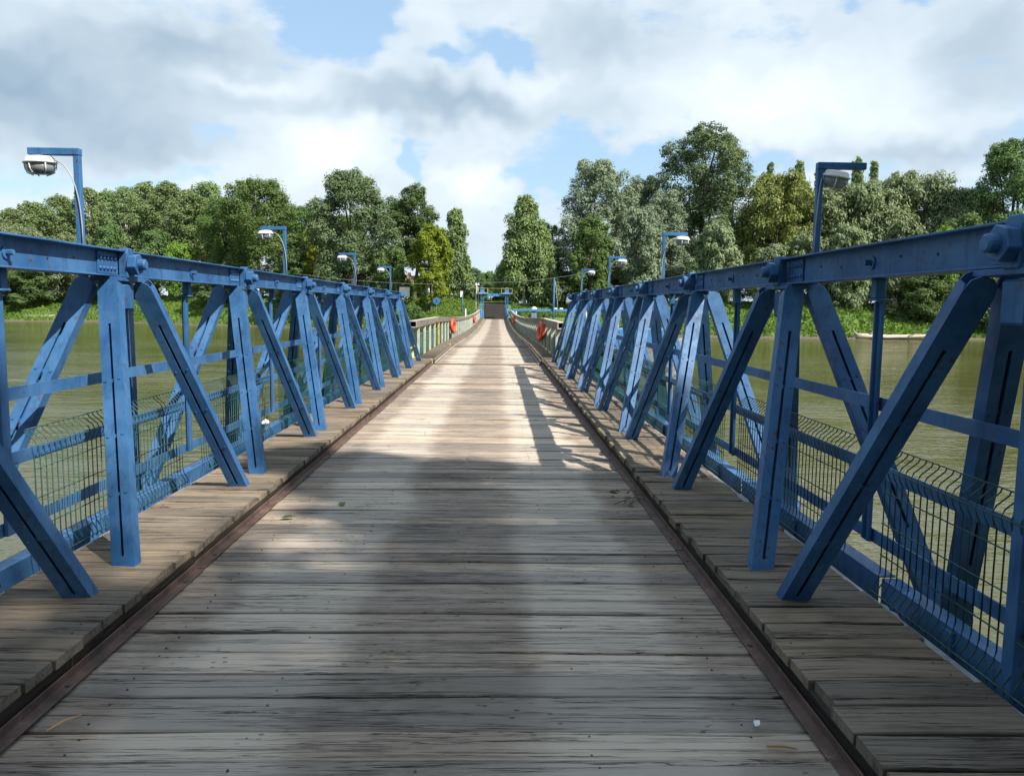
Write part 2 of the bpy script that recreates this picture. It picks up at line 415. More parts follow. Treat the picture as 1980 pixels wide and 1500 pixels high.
# ramp road behind the gate
yy = np.arange(106.2, 150, .8); vs = []; fs = []
for i, Y in enumerate(yy):
    hw = np.interp(Y, [106, 122, 150], [1.5, 1.75, 2.4]); bend = max(0, Y-124)**2*.010
    z0 = float(ramp_z(Y)) + .02
    vs += [(-.10-hw+bend, Y, z0), (-.10+bend, Y, z0+.03), (-.10+hw+bend, Y, z0)]
    if i: fs += [(3*i-3, 3*i-2, 3*i+1, 3*i), (3*i-2, 3*i-1, 3*i+2, 3*i+1)]
structure(place('ramp_road', np_mesh('ramp_road', np.array(vs), np.array(fs), 'asphalt'), (0, 0, 0)), 'dark asphalt ramp climbing from the end of the bridge', 'road')
ramp_o = bpy.data.objects['ramp_road']; WL['ramp_road'] = Vector((0, 0, 0))
RIB = MB().box((-1.45, -.05, 0), (1.45, .05, .03)).mesh('rib', 'kerb_wood')
for q in range(16):
    place('rib', RIB, (-.10, 106.8+q*.95, float(ramp_z(106.8+q*.95))+.03), ramp_o, (math.atan2(2.13, 15), 0, 0))
structure(MB().box((-2.6, 104.8, -3.2), (2.6, 107.4, -.12)).build('abutment', 'concrete', bev=.04), 'concrete abutment under the far end of the bridge', 'abutment')

# ------------------------------------------------------------------ bridge measures (bridge axis is X = 0, camera stands at Y = 0)
P = 2.482
AP = [5.407 + P*k for k in range(-3, 7)]          # apexes of the truss pyramids
JT = [4.166 + P*k for k in range(-3, 8)]          # bottom joints
END = 22.25; Y0 = -4.0
def sag(Y): return -.36*math.sin(math.pi*(Y-31)/75)**1 if 31 < Y < 106 else 0.0

# ---- road deck planks
def plank_mesh(name, L, W, T, seed, mat, nseg=12, rough=.006, endj=.012):
    r = random.Random(seed); b = MB()
    ring = []
    ph = [r.uniform(0, 6.28) for _ in range(4)]
    for i in range(nseg+1):
        t = i/nseg; x = -L/2 + L*t
        x0 = x + (r.uniform(-endj, endj) if i in (0, nseg) else 0)
        e0 = rough*(math.sin(t*7+ph[0]) + .6*r.uniform(-1, 1)); e1 = rough*(math.sin(t*6+ph[1]) + .6*r.uniform(-1, 1))
        zt = .003*math.sin(t*5+ph[2]); c = .006
        ring.append([(x0, -W/2+e0, -T), (x0, W/2+e1, -T), (x0, W/2+e1, -c+zt), (x0, W/2+e1-c, zt), (x0, -W/2+e0+c, zt), (x0, -W/2+e0, -c+zt)])
    vs = [q for rr in ring for q in rr]; fs = []
    for i in range(nseg):
        for k in range(6):
            a = i*6+k; a2 = i*6+(k+1) % 6
            fs.append((a, a2, a2+6, a+6))
    fs.append(tuple(range(5, -1, -1))); fs.append(tuple(range(nseg*6, nseg*6+6)))
    b.add(vs, fs); nf = len(b.f)
    for xe in ([-L/2+.06, L/2-.06] if L < 1 else [-1.3, -.65, 0, .65, 1.3]):
        for ye in (-W*.28, W*.28):
            if r.random() < .45: continue
            xq, yq = xe+r.uniform(-.015, .015), ye+r.uniform(-.012, .012)
            b.tube([(xq, yq, -.004), (xq, yq, .0025)], .005, 6)
    me = b.mesh(name, mat); me.materials.append(MATS['dark_metal'])
    for pg in me.polygons:
        if pg.index >= nf: pg.material_index = 1
    return me
deck = structure(thing('road_deck', (0, 0, 0)), 'weathered grey brown plank roadway of the bridge', 'road')
PM = [plank_mesh('plank', 3.12, .2, .06, 100+i, 'deck_wood') for i in range(10)]
rr = random.Random(3); Yp = Y0; cnt = 0
stuffb = MB()
while Yp < 105.4:
    wd = rr.choice([.15, .18, .2, .21, .22, .24, .26]); gap = rr.choice([.005, .008, .011, .015, .022])
    yc = Yp + wd/2
    if abs(yc-END) < .16: Yp = END+.16; continue
    zt = sag(yc) + rr.uniform(-.007, .005)
    if Yp < 31.2:
        o = place('plank', PM[rr.randrange(10)], (rr.uniform(-.015, .015), yc, zt), deck, (rr.uniform(-.022, .022), rr.uniform(-.0025, .0025), rr.uniform(-.003, .003) + (math.pi if rr.random() < .5 else 0)), (1, wd/.2, 1))
        cnt += 1
    else:
        stuffb.box((-1.55, Yp, zt-.06), (1.55, Yp+wd, zt))
    Yp += wd + gap
fp = stuffb.build('plank_field', 'deck_wood', deck); fp['kind'] = 'stuff'
MB().box((-1.5, END-.15, -.055), (1.5, END+.15, .004)).build('joint_plate', 'rust', deck, bev=.003)
for X in (-1.3, -.65, 0, .65, 1.3):
    MB().box((X-.08, Y0, -.26), (X+.08, 31, -.066)).build('bearer', 'kerb_wood', deck)
for Yb in np.arange(31, 105, 6.2):
    MB().box((-1.9, Yb, -.55+sag(Yb)), (1.9, Yb+6.1, -.09+min(sag(Yb), sag(Yb+6.1)))).build('pontoon_float', 'grey_metal', deck, bev=.03)

# ---- walkways with kerb beams and rusted angles
WM = [plank_mesh('walk_plank', .69, .2, .045, 300+i, 'walk_wood', 5, .004, .014) for i in range(8)]
for s, nm in ((-1, 'left'), (1, 'right')):
    wk = structure(thing('walkway_'+nm, (s*1.95, 0, 0)), f'raised plank walkway along the {nm} truss', 'walkway')
    Yp = Y0
    while Yp < END-.1:
        wd = rr.choice([.15, .17, .19, .2, .2, .22]); yc = Yp+wd/2
        place('plank', WM[rr.randrange(8)], (s*(1.928+rr.uniform(-.012, .012)), yc, .14+rr.uniform(-.004, .004)), wk,
              (rr.uniform(-.012, .012), rr.uniform(-.006, .006), rr.uniform(-.006, .006) + (math.pi if rr.random() < .5 else 0)), (1, wd/.2, 1))
        Yp += wd + rr.choice([.004, .006, .010, .014, .018])
    Yp = Y0; k = 0
    while Yp < END-.2:                               # kerb timbers
        L = min(rr.uniform(3.4, 4.4), END-.1-Yp)
        dx = rr.uniform(-.006, .006)
        MB().box((s*(1.619)+dx-.041, Yp, -.02), (s*(1.619)+dx+.041, Yp+L-.012, .103+rr.uniform(-.004, .002))).build('kerb_beam', 'kerb_wood', wk, bev=.008)
        Yp += L
    Yp = Y0
    while Yp < END-.2:                               # rusted steel angles against the kerb
        L = min(rr.uniform(2.6, 3.6), END-.1-Yp); dx = rr.uniform(-.005, .005); zt = rr.uniform(-.004, .004)
        xi = s*1.573+dx
        prof = [(0, 0), (-.058, 0), (-.058, .008), (-.008, .008), (-.008, .046), (0, .046)]
        MB().prism([(s*a, c+.006+zt) for a, c in prof], (xi, Yp, 0), (1, 0, 0), (0, 0, 1), (0, 1, 0), L-.018).build('steel_angle', 'rust', wk, bev=.002)
        for yb in (Yp+.25, Yp+L*.5, Yp+L-.25):
            MB().tube([(xi-s*.035, yb, .012+zt), (xi-s*.035, yb, .020+zt)], .011, 8).build('bolt_head', 'dark_metal', wk)
        Yp += L
    # pale bearer angle along the outer edge
    MB().box((s*2.302-.020, Y0, .03), (s*2.302+.020, END, .116)).build('edge_bearer', 'grey_metal', wk)
    # pontoon section
    pb = MB(); kb = MB(); Yp = END+.05
    while Yp < 105:
        wd = rr.choice([.16, .19, .21, .23]); zt = sag(Yp)+.14
        pb.box((min(s*1.60, s*2.02), Yp, zt-.045), (max(s*1.60, s*2.02), Yp+wd, zt+rr.uniform(-.003, .003))); Yp += wd+.008
    o = pb.build('plank_field', 'walk_wood', wk); o['kind'] = 'stuff'
    Yp = END+.12; k = 0
    while Yp < 105:
        L = 9.0 if k == 0 else 4.2
        kb = MB(); y1 = min(Yp+L-.03, 105)
        kb.bar((s*1.565, Yp, .038+sag(Yp)), (s*1.565, y1, .038+sag(y1)), .10, .12); kb.build('kerb_beam', 'walk_wood', wk, bev=.006)
        MB().bar((s*1.49, Yp, .018+sag(Yp)), (s*1.49, y1, .018+sag(y1)), .05, .03).build('kerb_strip', 'beam_wood', wk)
        Yp += L; k += 1
    for Yk in (END-.12, 31.0):
        MB().box((s*1.60-.05, Yk-.03, .0), (s*1.60+.05, Yk+.03, .15)).build('kerb_end_block', 'yellow' if s < 0 else 'rust', wk, bev=.008)

# ------------------------------------------------------------------ trusses
def leg_mesh(name, L, wd=.134, dp=.076):
    """two channels toe to toe with a slot: local z = length, local y = slotted face normal"""
    b = MB(); t = .009; sl = .009
    for s in (-1, 1):
        b.box((s*wd/2-(t if s > 0 else 0), -dp/2+t, 0), (s*wd/2+(t if s < 0 else 0), dp/2-t, L-.05))             # webs
        for q in (-1, 1):
            x0, x1 = sorted((s*sl, s*wd/2))
            b.box((x0, min(q*dp/2, q*(dp/2-t)), .60), (x1, max(q*dp/2, q*(dp/2-t)), L-.34))
    r = wd/2
    for q in (-1, 1):
        yv = min(q*dp/2, q*(dp/2-t))
        top = [(-r, L-.34), (r, L-.34), (r, L-.07), (r*.82, L-.025), (r*.4, L), (-r*.4, L), (-r*.82, L-.025), (-r, L-.07)]
        b.prism(top, (0, yv, 0), (1, 0, 0), (0, 0, 1), (0, 1, 0), t)
        b.prism([(-r, .0), (r, .0), (r, .60), (-r, .60)], (0, yv, 0), (1, 0, 0), (0, 0, 1), (0, 1, 0), t)
        for zc in (L*.40, L*.55, L*.70):                                                                  # stitch bolts bridging the slot
            b.box((-.03, q*(dp/2-.014)-.004, zc-.012), (.03, q*(dp/2-.014)+.004, zc+.012))
            for sx in (-.045, .045):
                b.tube([(sx, q*dp/2, zc), (sx, q*(dp/2+.006), zc)], .009, 6)
    return b.mesh(name, 'blue_paint', bev=0.0)
def orient(p0, p1, face=(0, -1, 0)):
    p0, p1 = Vector(p0), Vector(p1); zc = (p1-p0).normalized(); yc = Vector(face)*-1
    yc = (yc - zc*yc.dot(zc)).normalized(); xc = yc.cross(zc)
    return Matrix((xc, yc, zc)).transposed()
INB, INT = (1.73, .014, -.35), (2.26, -.215, 1.80)      # inner leg: half width, y offset from joint / apex, height
OUB, OUT = (2.85, .03, -.16), (2.40, -.215, 1.80)
Lin = (Vector((INB[0], JT[0]+INB[1], INB[2])) - Vector((INT[0], AP[0]+INT[1], INT[2]))).length
Lou = (Vector((OUB[0], JT[0]+OUB[1], OUB[2])) - Vector((OUT[0], AP[0]+OUT[1], OUT[2]))).length
LEG_IN, LEG_OUT = leg_mesh('leg', Lin), leg_mesh('leg', Lou)

def chord_mesh(L):
    b = MB(); fw, h, t = .068, .09, .011
    pr = [(-fw, -h), (fw, -h), (fw, -h+t), (.006, -h+t), (.006, h-t), (fw, h-t), (fw, h), (-fw, h), (-fw, h-t), (-.006, h-t), (-.006, -h+t), (-fw, -h+t)]
    b.prism(pr, (0, 0, 0), (1, 0, 0), (0, 0, 1), (0, 1, 0), L); return b.mesh('chord_beam', 'blue_paint', bev=.002)
CHORD = chord_mesh(P-.03)
def hexprism(r, d, s):   # nut along x
    b = MB(); b.prism([(r*math.cos(math.pi/3*i+.26), r*math.sin(math.pi/3*i+.26)) for i in range(6)], (0, 0, 0), (0, 1, 0), (0, 0, 1), (s, 0, 0), d); return b
RIV = MB()
ring = [(0.0145, 0), (.013, .007), (.007, .0115)]
vs = [Vector((h, r*math.cos(2*math.pi*k/8), r*math.sin(2*math.pi*k/8))) for r, h in ring for k in range(8)]
fs = [(i*8+k, i*8+(k+1) % 8, (i+1)*8+(k+1) % 8, (i+1)*8+k) for i in range(2) for k in range(8)] + [tuple(range(16, 24))]
RIV.add(vs, fs); RIVET = RIV.mesh('rivet', 'blue_paint', True)
for s, nm in ((-1, 'left'), (1, 'right')):
    tr = thing('bridge_truss', (s*2.3, 0, 0), f'blue steel truss of slotted legs and riveted top chord on the {nm} of the roadway', 'bridge truss')
    i = -s          # inward direction
    for k, A in enumerate(AP):
        for (bot, top, me, inner) in ((INB, INT, LEG_IN, 1), (OUB, OUT, LEG_OUT, 0)):
            for far in (0, 1):
                J = JT[k+far]; sy = -1 if far else 1
                p0 = (s*bot[0], J + sy*bot[1], bot[2]); p1 = (s*top[0], A + sy*top[1], top[2])
                o = place('leg', me, p0, tr); o.rotation_euler = orient(p0, p1).to_euler()
        # apex casting under the chord
        MB().box((s*2.3-.07, A-.26, 1.79), (s*2.3+.07, A+.26, 1.818)).build('apex_plate', 'blue_paint', tr, bev=.004)
        MB().box((s*2.3-.06, A-.075, 1.60), (s*2.3+.06, A+.075, 1.774)).build('apex_block', 'blue_paint', tr, bev=.01)
        if k < len(AP)-1:
            place('chord_beam', CHORD, (s*2.3, A+.015, 1.91), tr)
            for dy in (.0,):
                ym = A+P*.5+dy
                bb = MB().tube([(s*2.3+i*.006, ym, 1.905), (s*2.3+i*.014, ym, 1.905)], .036, 14).tube([(s*2.3+i*.014, ym, 1.905), (s*2.3+i*.05, ym, 1.905)], .015, 6)
                bb.build('chord_bolt', 'blue_paint', tr)
            for dy, dz in ((.62, .0), (.95, .012), (1.62, -.01), (1.9, .008)):
                MB().tube([(s*2.3+i*.0062, A+dy, 1.91+dz), (s*2.3+i*.012, A+dy, 1.91+dz)], .007, 6).build('small_bolt', 'dark_metal', tr)
        else:
            b = MB(); b.box((s*2.3-.068, A, 1.99), (s*2.3+.068, A+.16, 2.0)); b.box((s*2.3-.006, A, 1.831), (s*2.3+.006, A+.16, 1.989)); b.box((s*2.3-.068, A, 1.82), (s*2.3+.068, A+.16, 1.83))
            b.build('chord_end', 'blue_paint', tr)
        # splice plates with rivets either side of the pin
        for side in (0, 1):
            if k == 0 and side == 0: continue
            y0, y1 = (A-.315, A-.055) if side == 0 else (A+.055, A+.20)
            pl = MB().box((s*2.3+i*.0065, y0, 1.836), (s*2.3+i*.0185, y1, 1.978)).build('splice_plate', 'blue_paint', tr, bev=.002)
            if side == 0: spots = [(y0+.024+.047*c, 1.873+.066*r_) for c in range(5) for r_ in range(2)]
            else: spots = [(y0+.035, 1.873), (y0+.035, 1.939), (y0+.068, 1.906), (y0+.105, 1.873), (y0+.105, 1.939)]
            if k <= 6:
                for (yr, zr) in spots:
                    o = place('rivet', RIVET, (s*2.3+i*.0186, yr, zr), pl, (0, 0, 0 if i > 0 else math.pi))
            else:
                b = MB()
                for (yr, zr) in spots: b.box((s*2.3+i*.0186-.0005, yr-.011, zr-.011), (s*2.3+i*.0186+i*.010, yr+.011, zr+.011))
                o = b.build('rivet_cluster', 'blue_paint', pl); o['kind'] = 'stuff'
        # pin lug, hexagon nut, pin end
        lug = [(-.048, -.098), (.048, -.098), (.052, -.05), (.052, .07), (.035, .105), (-.035, .105), (-.052, .07), (-.052, -.05)]
        MB().prism(lug, (s*2.3+i*.019, A, 1.91), (0, 1, 0), (0, 0, 1), (i, 0, 0), .062).build('pin_lug', 'blue_paint', tr, bev=.006)
        nb = hexprism(.074, .058, i); nb.v = [tuple(Vector(q)+Vector((s*2.3+i*.0812, A, 1.907))) for q in nb.v]
        nut = nb.build('nut', 'blue_paint', tr, bev=.004)
        MB().tube([(s*2.3+i*.139, A, 1.907), (s*2.3+i*.176, A, 1.907), (s*2.3+i*.186, A, 1.907)], [.037, .037, .028], 14).build('pin_end', 'blue_paint', nut)
    # outer bottom beam, cross tubes, clamps
    for k, J in enumerate(JT):
        if k < len(JT)-1:
            b = MB(); x0 = s*2.49
            pr = [(-.05, -.14), (.05, -.14), (.05, -.13), (-.04, -.13), (-.04, .13), (.05, .13), (.05, .14), (-.05, .14)]
            b.prism([(s*a, c) for a, c in pr], (x0, J+.02, .03), (1, 0, 0), (0, 0, 1), (0, 1, 0), P-.04); b.build('bottom_beam', 'blue_paint', tr, bev=.002)
            for dy in (.7, 1.24, 1.8):
                MB().box((s*2.43-.008, J+dy-.04, -.10), (s*2.43+.008, J+dy+.04, .155)).build('stiffener', 'blue_paint', tr)
        MB().tube([(s*1.7, J, -.06), (s*2.95, J, -.06)], .058, 14).build('cross_tube', 'blue_paint', tr, True)
        MB().tube([(s*2.385, J, -.10), (s*2.425, J, -.10)], .075, 16).build('tube_collar', 'blue_paint', tr)
        MB().box((s*2.76, J-.09, -.26), (s*2.94, J+.09, -.03)).build('joint_casting', 'blue_paint', tr, bev=.02)
        for q in (0, 1):
            M = Matrix.Translation((s*2.375, J-.14-.10*q, .05)) @ Matrix.Rotation(s*.35, 4, 'Y') @ Matrix.Rotation(.3, 4, 'X')
            MB().box((-.06, -.035, -.008), (.06, .035, .008), M).build('clamp_plate', 'white_enamel', tr, bev=.002)

# ------------------------------------------------------------------ guard rails: hanging posts and flat bars
for s, nm in ((-1, 'left'), (1, 'right')):
    g = thing('guard_rail', (s*2.36, 0, .4), f'blue flat bar guard rail hung from posts inside the {nm} truss', 'railing')
    for J in JT[1:-1]:
        b = MB(); b.box((s*2.35-.009, J-.034, .385), (s*2.35+.009, J+.034, 1.70)); b.box((s*2.35-.03, J-.006, .40), (s*2.35-.010, J+.006, 1.70))
        b.build('post', 'blue_paint', g)
        MB().box((s*2.34-.04, J-.045, 1.702), (s*2.34+.04, J+.045, 1.715)).box((s*2.335-.028, J-.030, 1.716), (s*2.335+.028, J+.030, 1.8195)).build('post_bracket', 'blue_paint', g, bev=.004)
    MB().box((s*2.36-.03, 2.89, .06), (s*2.36+.03, 2.96, 1.815)).build('post', 'blue_paint', g, bev=.003)
    for zr in (1.145, .785, .415):
        for k in range(len(JT)-1):
            MB().box((s*2.378-.005, JT[k]+.004, zr-.036), (s*2.378+.005, JT[k+1]-.004, zr+.036)).build('rail', 'blue_paint', g)
# mesh panels
prof = [(-.050, .925), (-.042, .905), (.010, .862), (.024, .830), (.016, .795), (.0, .765), (.0, .27), (.010, .225), (.036, .188), (.042, .165), (.032, .14)]
def wire_mesh(s):
    i = -s
    return MB().tube([(i*a, 0, z) for a, z in prof], .0036, 4).mesh('wire', 'wire_green', True)
WIRE = {s: wire_mesh(s) for s in (-1, 1)}
LW = 2.06
HW = MB().tube([(0, -LW/2, 0), (0, LW/2, 0)], .0036, 4).mesh('long_wire', 'wire_green', True)
HZ = [(-.050, .925), (.024, .830), (.0, .70), (.0, .53), (.0, .36), (.042, .165)]
NWR = 37
words = ['first', 'second', 'third', 'fourth', 'fifth', 'sixth', 'seventh', 'eighth', 'ninth', 'tenth', 'eleventh', 'twelfth', 'thirteenth']
for s, nm in ((-1, 'left'), (1, 'right')):
    i = -s; vis = 0
    for k, A in enumerate(AP):
        if A < 2: continue
        vis += 1
        t = thing('wire_mesh_panel', (s*2.345, A+.03, 0), f'dark green wire mesh panel low on the {nm} truss, {words[vis-1]} from the camera', 'mesh panel', 'wire mesh panels along the trusses')
        if vis <= 3:
            for j in range(NWR): place('wire', WIRE[s], (s*2.345, A+.03-LW/2+LW*j/(NWR-1), 0), t)
            for a, z in HZ:
                place('long_wire', HW, (s*2.345+i*(a+.006), A+.03, z), t)
        else:
            b = MB()
            for j in range(NWR): yy_ = A+.03-LW/2+LW*j/(NWR-1); b.tube([(s*2.345+i*a, yy_, z) for a, z in prof], .0045, 3, False)
            for a, z in HZ: b.tube([(s*2.345+i*(a+.006), A+.03-LW/2, z), (s*2.345+i*(a+.006), A+.03+LW/2, z)], .0045, 3, False)
            o = b.build('wire_grid', 'wire_green', t); o['kind'] = 'stuff'

# ------------------------------------------------------------------ lamps
def lathe(b, prof, c, n=20, sx=1.0, sy=1.0, M=None):
    vs = []; fs = []
    for r, z in prof:
        for k in range(n):
            a = 2*math.pi*k/n; q = Vector((r*math.cos(a)*sx, r*math.sin(a)*sy, z))
            if M is not None: q = M @ q
            vs.append(q + Vector(c))
    for i in range(len(prof)-1):
        for k in range(n): fs.append((i*n+k, i*n+(k+1) % n, (i+1)*n+(k+1) % n, (i+1)*n+k))
    fs.append(tuple(range(n-1, -1, -1))); fs.append(tuple(range((len(prof)-1)*n, len(prof)*n)))
    b.add(vs, fs); return b
def lamp(s, Y, label, broken=False):
    x0 = s*2.47; zt = 2.645
    t = thing('lamp_post', (x0, Y, 1.82), label, 'lamp', 'lamps along the trusses')
    MB().box((x0-.02, Y-.02, 1.70), (x0+.02, Y+.02, zt-.045)).build('post', 'lamp_blue', t, bev=.003)
    xa, xb = sorted((x0-s*.022, x0+s*.31))
    MB().box((xa, Y-.024, zt-.0445), (xb, Y+.024, zt)).build('arm', 'lamp_blue', t, bev=.003)
    MB().box((min(x0-s*.02, x0-s*.1), Y-.03, 1.86), (max(x0-s*.02, x0-s*.1), Y+.03, 1.94)).build('bracket', 'lamp_blue', t)
    hx = x0 + s*(.115 if broken else .245)
    M = Matrix.Scale(.90, 4) @ Matrix.Rotation(s*(.16 if broken else .04), 4, 'Y') @ Matrix.Rotation(.15 if broken else 0.05, 4, 'X')
    c = (hx, Y, zt-.050)
    hd = lathe(MB(), [(.045, .0), (.085, -.006), (.098, -.02), (.10, -.038), (.112, -.041), (.112, -.052), (.10, -.056)], c, 24, 1, 1, M).build('head', 'white_enamel', t, True)
    lathe(MB(), [(.094, -.057), (.095, -.085), (.085, -.112), (.055, -.128), (.012, -.132)], c, 24, 1, 1, M).build('lens', 'glass', hd, True)
    for q in range(6):
        a = q*math.pi/3+.3
        pts = [M @ Vector((r*math.cos(a), r*math.sin(a), zz_)) + Vector(c) for r, zz_ in ((.104, -.05), (.101, -.09), (.089, -.118), (.05, -.136))]
        MB().tube(pts, .0045, 5).build('guard_rib', 'white_enamel', hd, True)
    pts = []
    e0 = Vector((hx-s*.095, Y-.012, zt-.075)); e1 = Vector((x0-s*.026, Y-.028, 2.15)); 
    ct = Vector((x0-s*.01, Y-.03, zt-.10))
    for q in range(9):
        u = q/8; pts.append(e0*(1-u)**2 + ct*2*u*(1-u) + e1*u*u)
    pts.append(Vector((x0-s*.027, Y-.028, 1.95)))
    MB().tube(pts, .0045, 6).build('cable', 'cable_grey', t, True)
for s, nm in ((-1, 'left'), (1, 'right')):
    for q, k in enumerate((3, 5, 7, 9)):
        d = ('nearest', 'second', 'third', 'farthest')[q]
        lb = f'blue bracket lamp with white head on the {nm} truss, {d} of the four there'
        if s > 0 and q == 0: lb = 'dark blue bracket lamp with tilted clear bowl on the right truss, nearest to the camera'
        lamp(s, AP[k]-(.15 if s < 0 else .05), lb, s > 0 and q == 0)

# ------------------------------------------------------------------ timber topped railings of the pontoon section
def mesh_panel_far(L):
    b = MB(); 
    for j in range(31):
        yy_ = -L/2+L*j/30
        b.tube([(0, yy_, .02), (0, yy_, .58), (.03, yy_, .62), (0, yy_, .66)], .006, 3, False)
    for z in (.03, .22, .42, .60, .66): b.tube([(.004, -L/2, z), (.004, L/2, z)], .006, 3, False)
    return b.mesh('mesh_panel', 'panel_green')
MPF = mesh_panel_far(1.9)
BACK = MB().box((-.004, -.95, .02), (.004, .95, .63)).mesh('green_board', 'panel_green')
def postmesh(s):
    b = MB(); b.box((-.035, -.05, 0), (.035, .05, 1.02))
    b.prism([(0, .62), (s*.03, .62), (s*.20, 1.02), (0, 1.02)], (0, -.012, 0), (1, 0, 0), (0, 0, 1), (0, 1, 0), .024)
    return b.mesh('post', 'pale_green', bev=.004)
for s, nm in ((-1, 'left'), (1, 'right')):
    g = thing('pontoon_railing', (s*2.06, END, 0), f'pale post railing with grey timber top and green mesh, {nm} side past the truss', 'railing')
    PO = postmesh(s); Y = END+.9; ys_ = []
    while Y < 104.5:
        ys_.append(Y); o = place('post', PO, (s*2.06, Y, .10+sag(Y)), g)
        if s < 0 and abs(Y-END-8.9) < .1: o.data = o.data.copy(); o.data.materials[0] = MATS['yellow']
        Y += 2.0
    for k in range(len(ys_)):
        ya, yb = ys_[k]-(.9 if k == 0 else 0), ys_[k]+(2.0 if k < len(ys_)-1 else .4)
        if k % 2 == 0:
            y1 = min(yb+2.0, 105.2)
            b = MB(); z0, z1 = 1.12+sag(ya)+.10, 1.12+sag(y1)+.10
            for dx, dz, ww, hh in ((-.10, 0, .035, .20), (.10, 0, .035, .20), (0, .085, .165, .03), (0, -.085, .165, .03)):
                b.bar((s*2.12+dx, ya+.008, z0+dz-.1), (s*2.12+dx, y1-.008, z1+dz-.1), ww, hh)
            b.build('top_beam', 'beam_wood', g, bev=.004)
        yc = ys_[k]+1.0
        if k < len(ys_)-1:
            sl = math.atan2(sag(ys_[k+1])-sag(ys_[k]), 2.0)
            place('mesh_panel', MPF, (s*2.11, yc, .13+sag(yc)), g, (sl, 0, 0))
            place('green_board', BACK, (s*2.135, yc, .13+sag(yc)), g, (sl, 0, 0))
# lifebuoys
def torus(b, c, R, r, n=28, m_=10, M=None):
    vs = []; fs = []
    for a in range(n):
        for k in range(m_):
            A_, K_ = 2*math.pi*a/n, 2*math.pi*k/m_
            q = Vector((r*math.sin(K_)*1.1, (R+r*math.cos(K_))*math.cos(A_), (R+r*math.cos(K_))*math.sin(A_)))
            if M is not None: q = M @ q
            vs.append(q+Vector(c))
            fs.append((a*m_+k, ((a+1) % n)*m_+k, ((a+1) % n)*m_+(k+1) % m_, a*m_+(k+1) % m_))
    b.add(vs, fs); return b
for s, Y, z, lab in ((-1, 38.9, .66, 'orange lifebuoy hung on the left pontoon railing, the nearer of two there'), (-1, 75.2, .40, 'orange lifebuoy hung on the left pontoon railing close to the gate'),
                     (1, 29.3, .74, 'large orange red lifebuoy on the right pontoon railing just past the truss'), (1, 77.0, .34, 'orange red lifebuoy on the right pontoon railing close to the gate')):
    t = thing('lifebuoy', (s*1.93, Y, z), lab, 'lifebuoy', 'lifebuoys on the railings')
    M = Matrix.Rotation(s*.18, 4, 'Z') @ Matrix.Rotation(s*.10, 4, 'Y')
    torus(MB(), (s*1.93, Y, z), .295, .088, M=M).build('ring', 'orange_red', t, True)
    for q in range(4):
        a = math.pi/4+q*math.pi/2
        c = Vector((s*1.93, Y, z)) + M @ Vector((0, .295*math.cos(a), .295*math.sin(a)))
        b = MB(); Mq = M @ Matrix.Rotation(a, 4, 'X')
        torus(b, c, .092, .007, 14, 5, Mq @ Matrix.Rotation(math.pi/2, 4, 'Z')); b.build('rope_band', 'white_paint', t, True)
    MB().tube([(s*1.95, Y, z+.36), (s*2.03, Y, z+.52)], .012, 6).build('hook', 'dark_metal', t)
# yellow mooring drum and white dome light
t = thing('mooring_hook', (-2.16, 22.4, .14), 'small yellow mooring hook at the far foot of the left truss', 'hook')
lathe(MB(), [(.10, 0), (.10, .03), (.055, .05), (.05, .22), (.085, .26), (.085, .30), (.03, .33)], (-2.16, 22.4, .14), 14).build('body', 'yellow', t, True)
MB().tube([(-2.16, 22.32, .36), (-2.10, 22.25, .46), (-2.06, 22.3, .52), (-2.08, 22.42, .5)], .03, 8).build('horn', 'yellow', t, True)
t = thing('dome_cap', (-2.46, 9.06, .17), 'small white domed cap standing on the left bottom beam', 'cap')
lathe(MB(), [(.035, 0), (.035, .085)], (-2.46, 9.06, .17), 12).build('stem', 'grey_metal', t, True)
lathe(MB(), [(.085, .086), (.088, .10), (.07, .125), (.035, .142), (.006, .146)], (-2.46, 9.06, .17), 20).build('cap', 'white_enamel', t, True)
# red white tape stripes across the deck
for Y, sd, lab in ((44.8, -1, 'faded red and white stripe across the left half of the deck, the nearer row'), (45.1, 1, 'faded red and white stripe across the right half of the deck, the nearer row'), (64.6, -1, 'faded red and white stripe across the left half of the deck, the farther row'), (65.0, 1, 'faded red and white stripe across the right half of the deck, the farther row')):
    xa, xb = (-1.18, -.41) if sd < 0 else (.5, 1.24)
    t = thing('warning_stripe', ((xa+xb)/2, Y, sag(Y)), lab, 'stripe', 'stripes across the deck')
    nn = 8
    for q in range(nn):
        x0 = xa+(xb-xa)*q/nn; x1 = xa+(xb-xa)*(q+1)/nn
        MB().box((x0, Y-.09, sag(Y)+.003), (x1-.002, Y+.09, sag(Y)+.012)).build('stripe_block', 'red_paint' if q % 2 == 0 else 'white_paint', t)

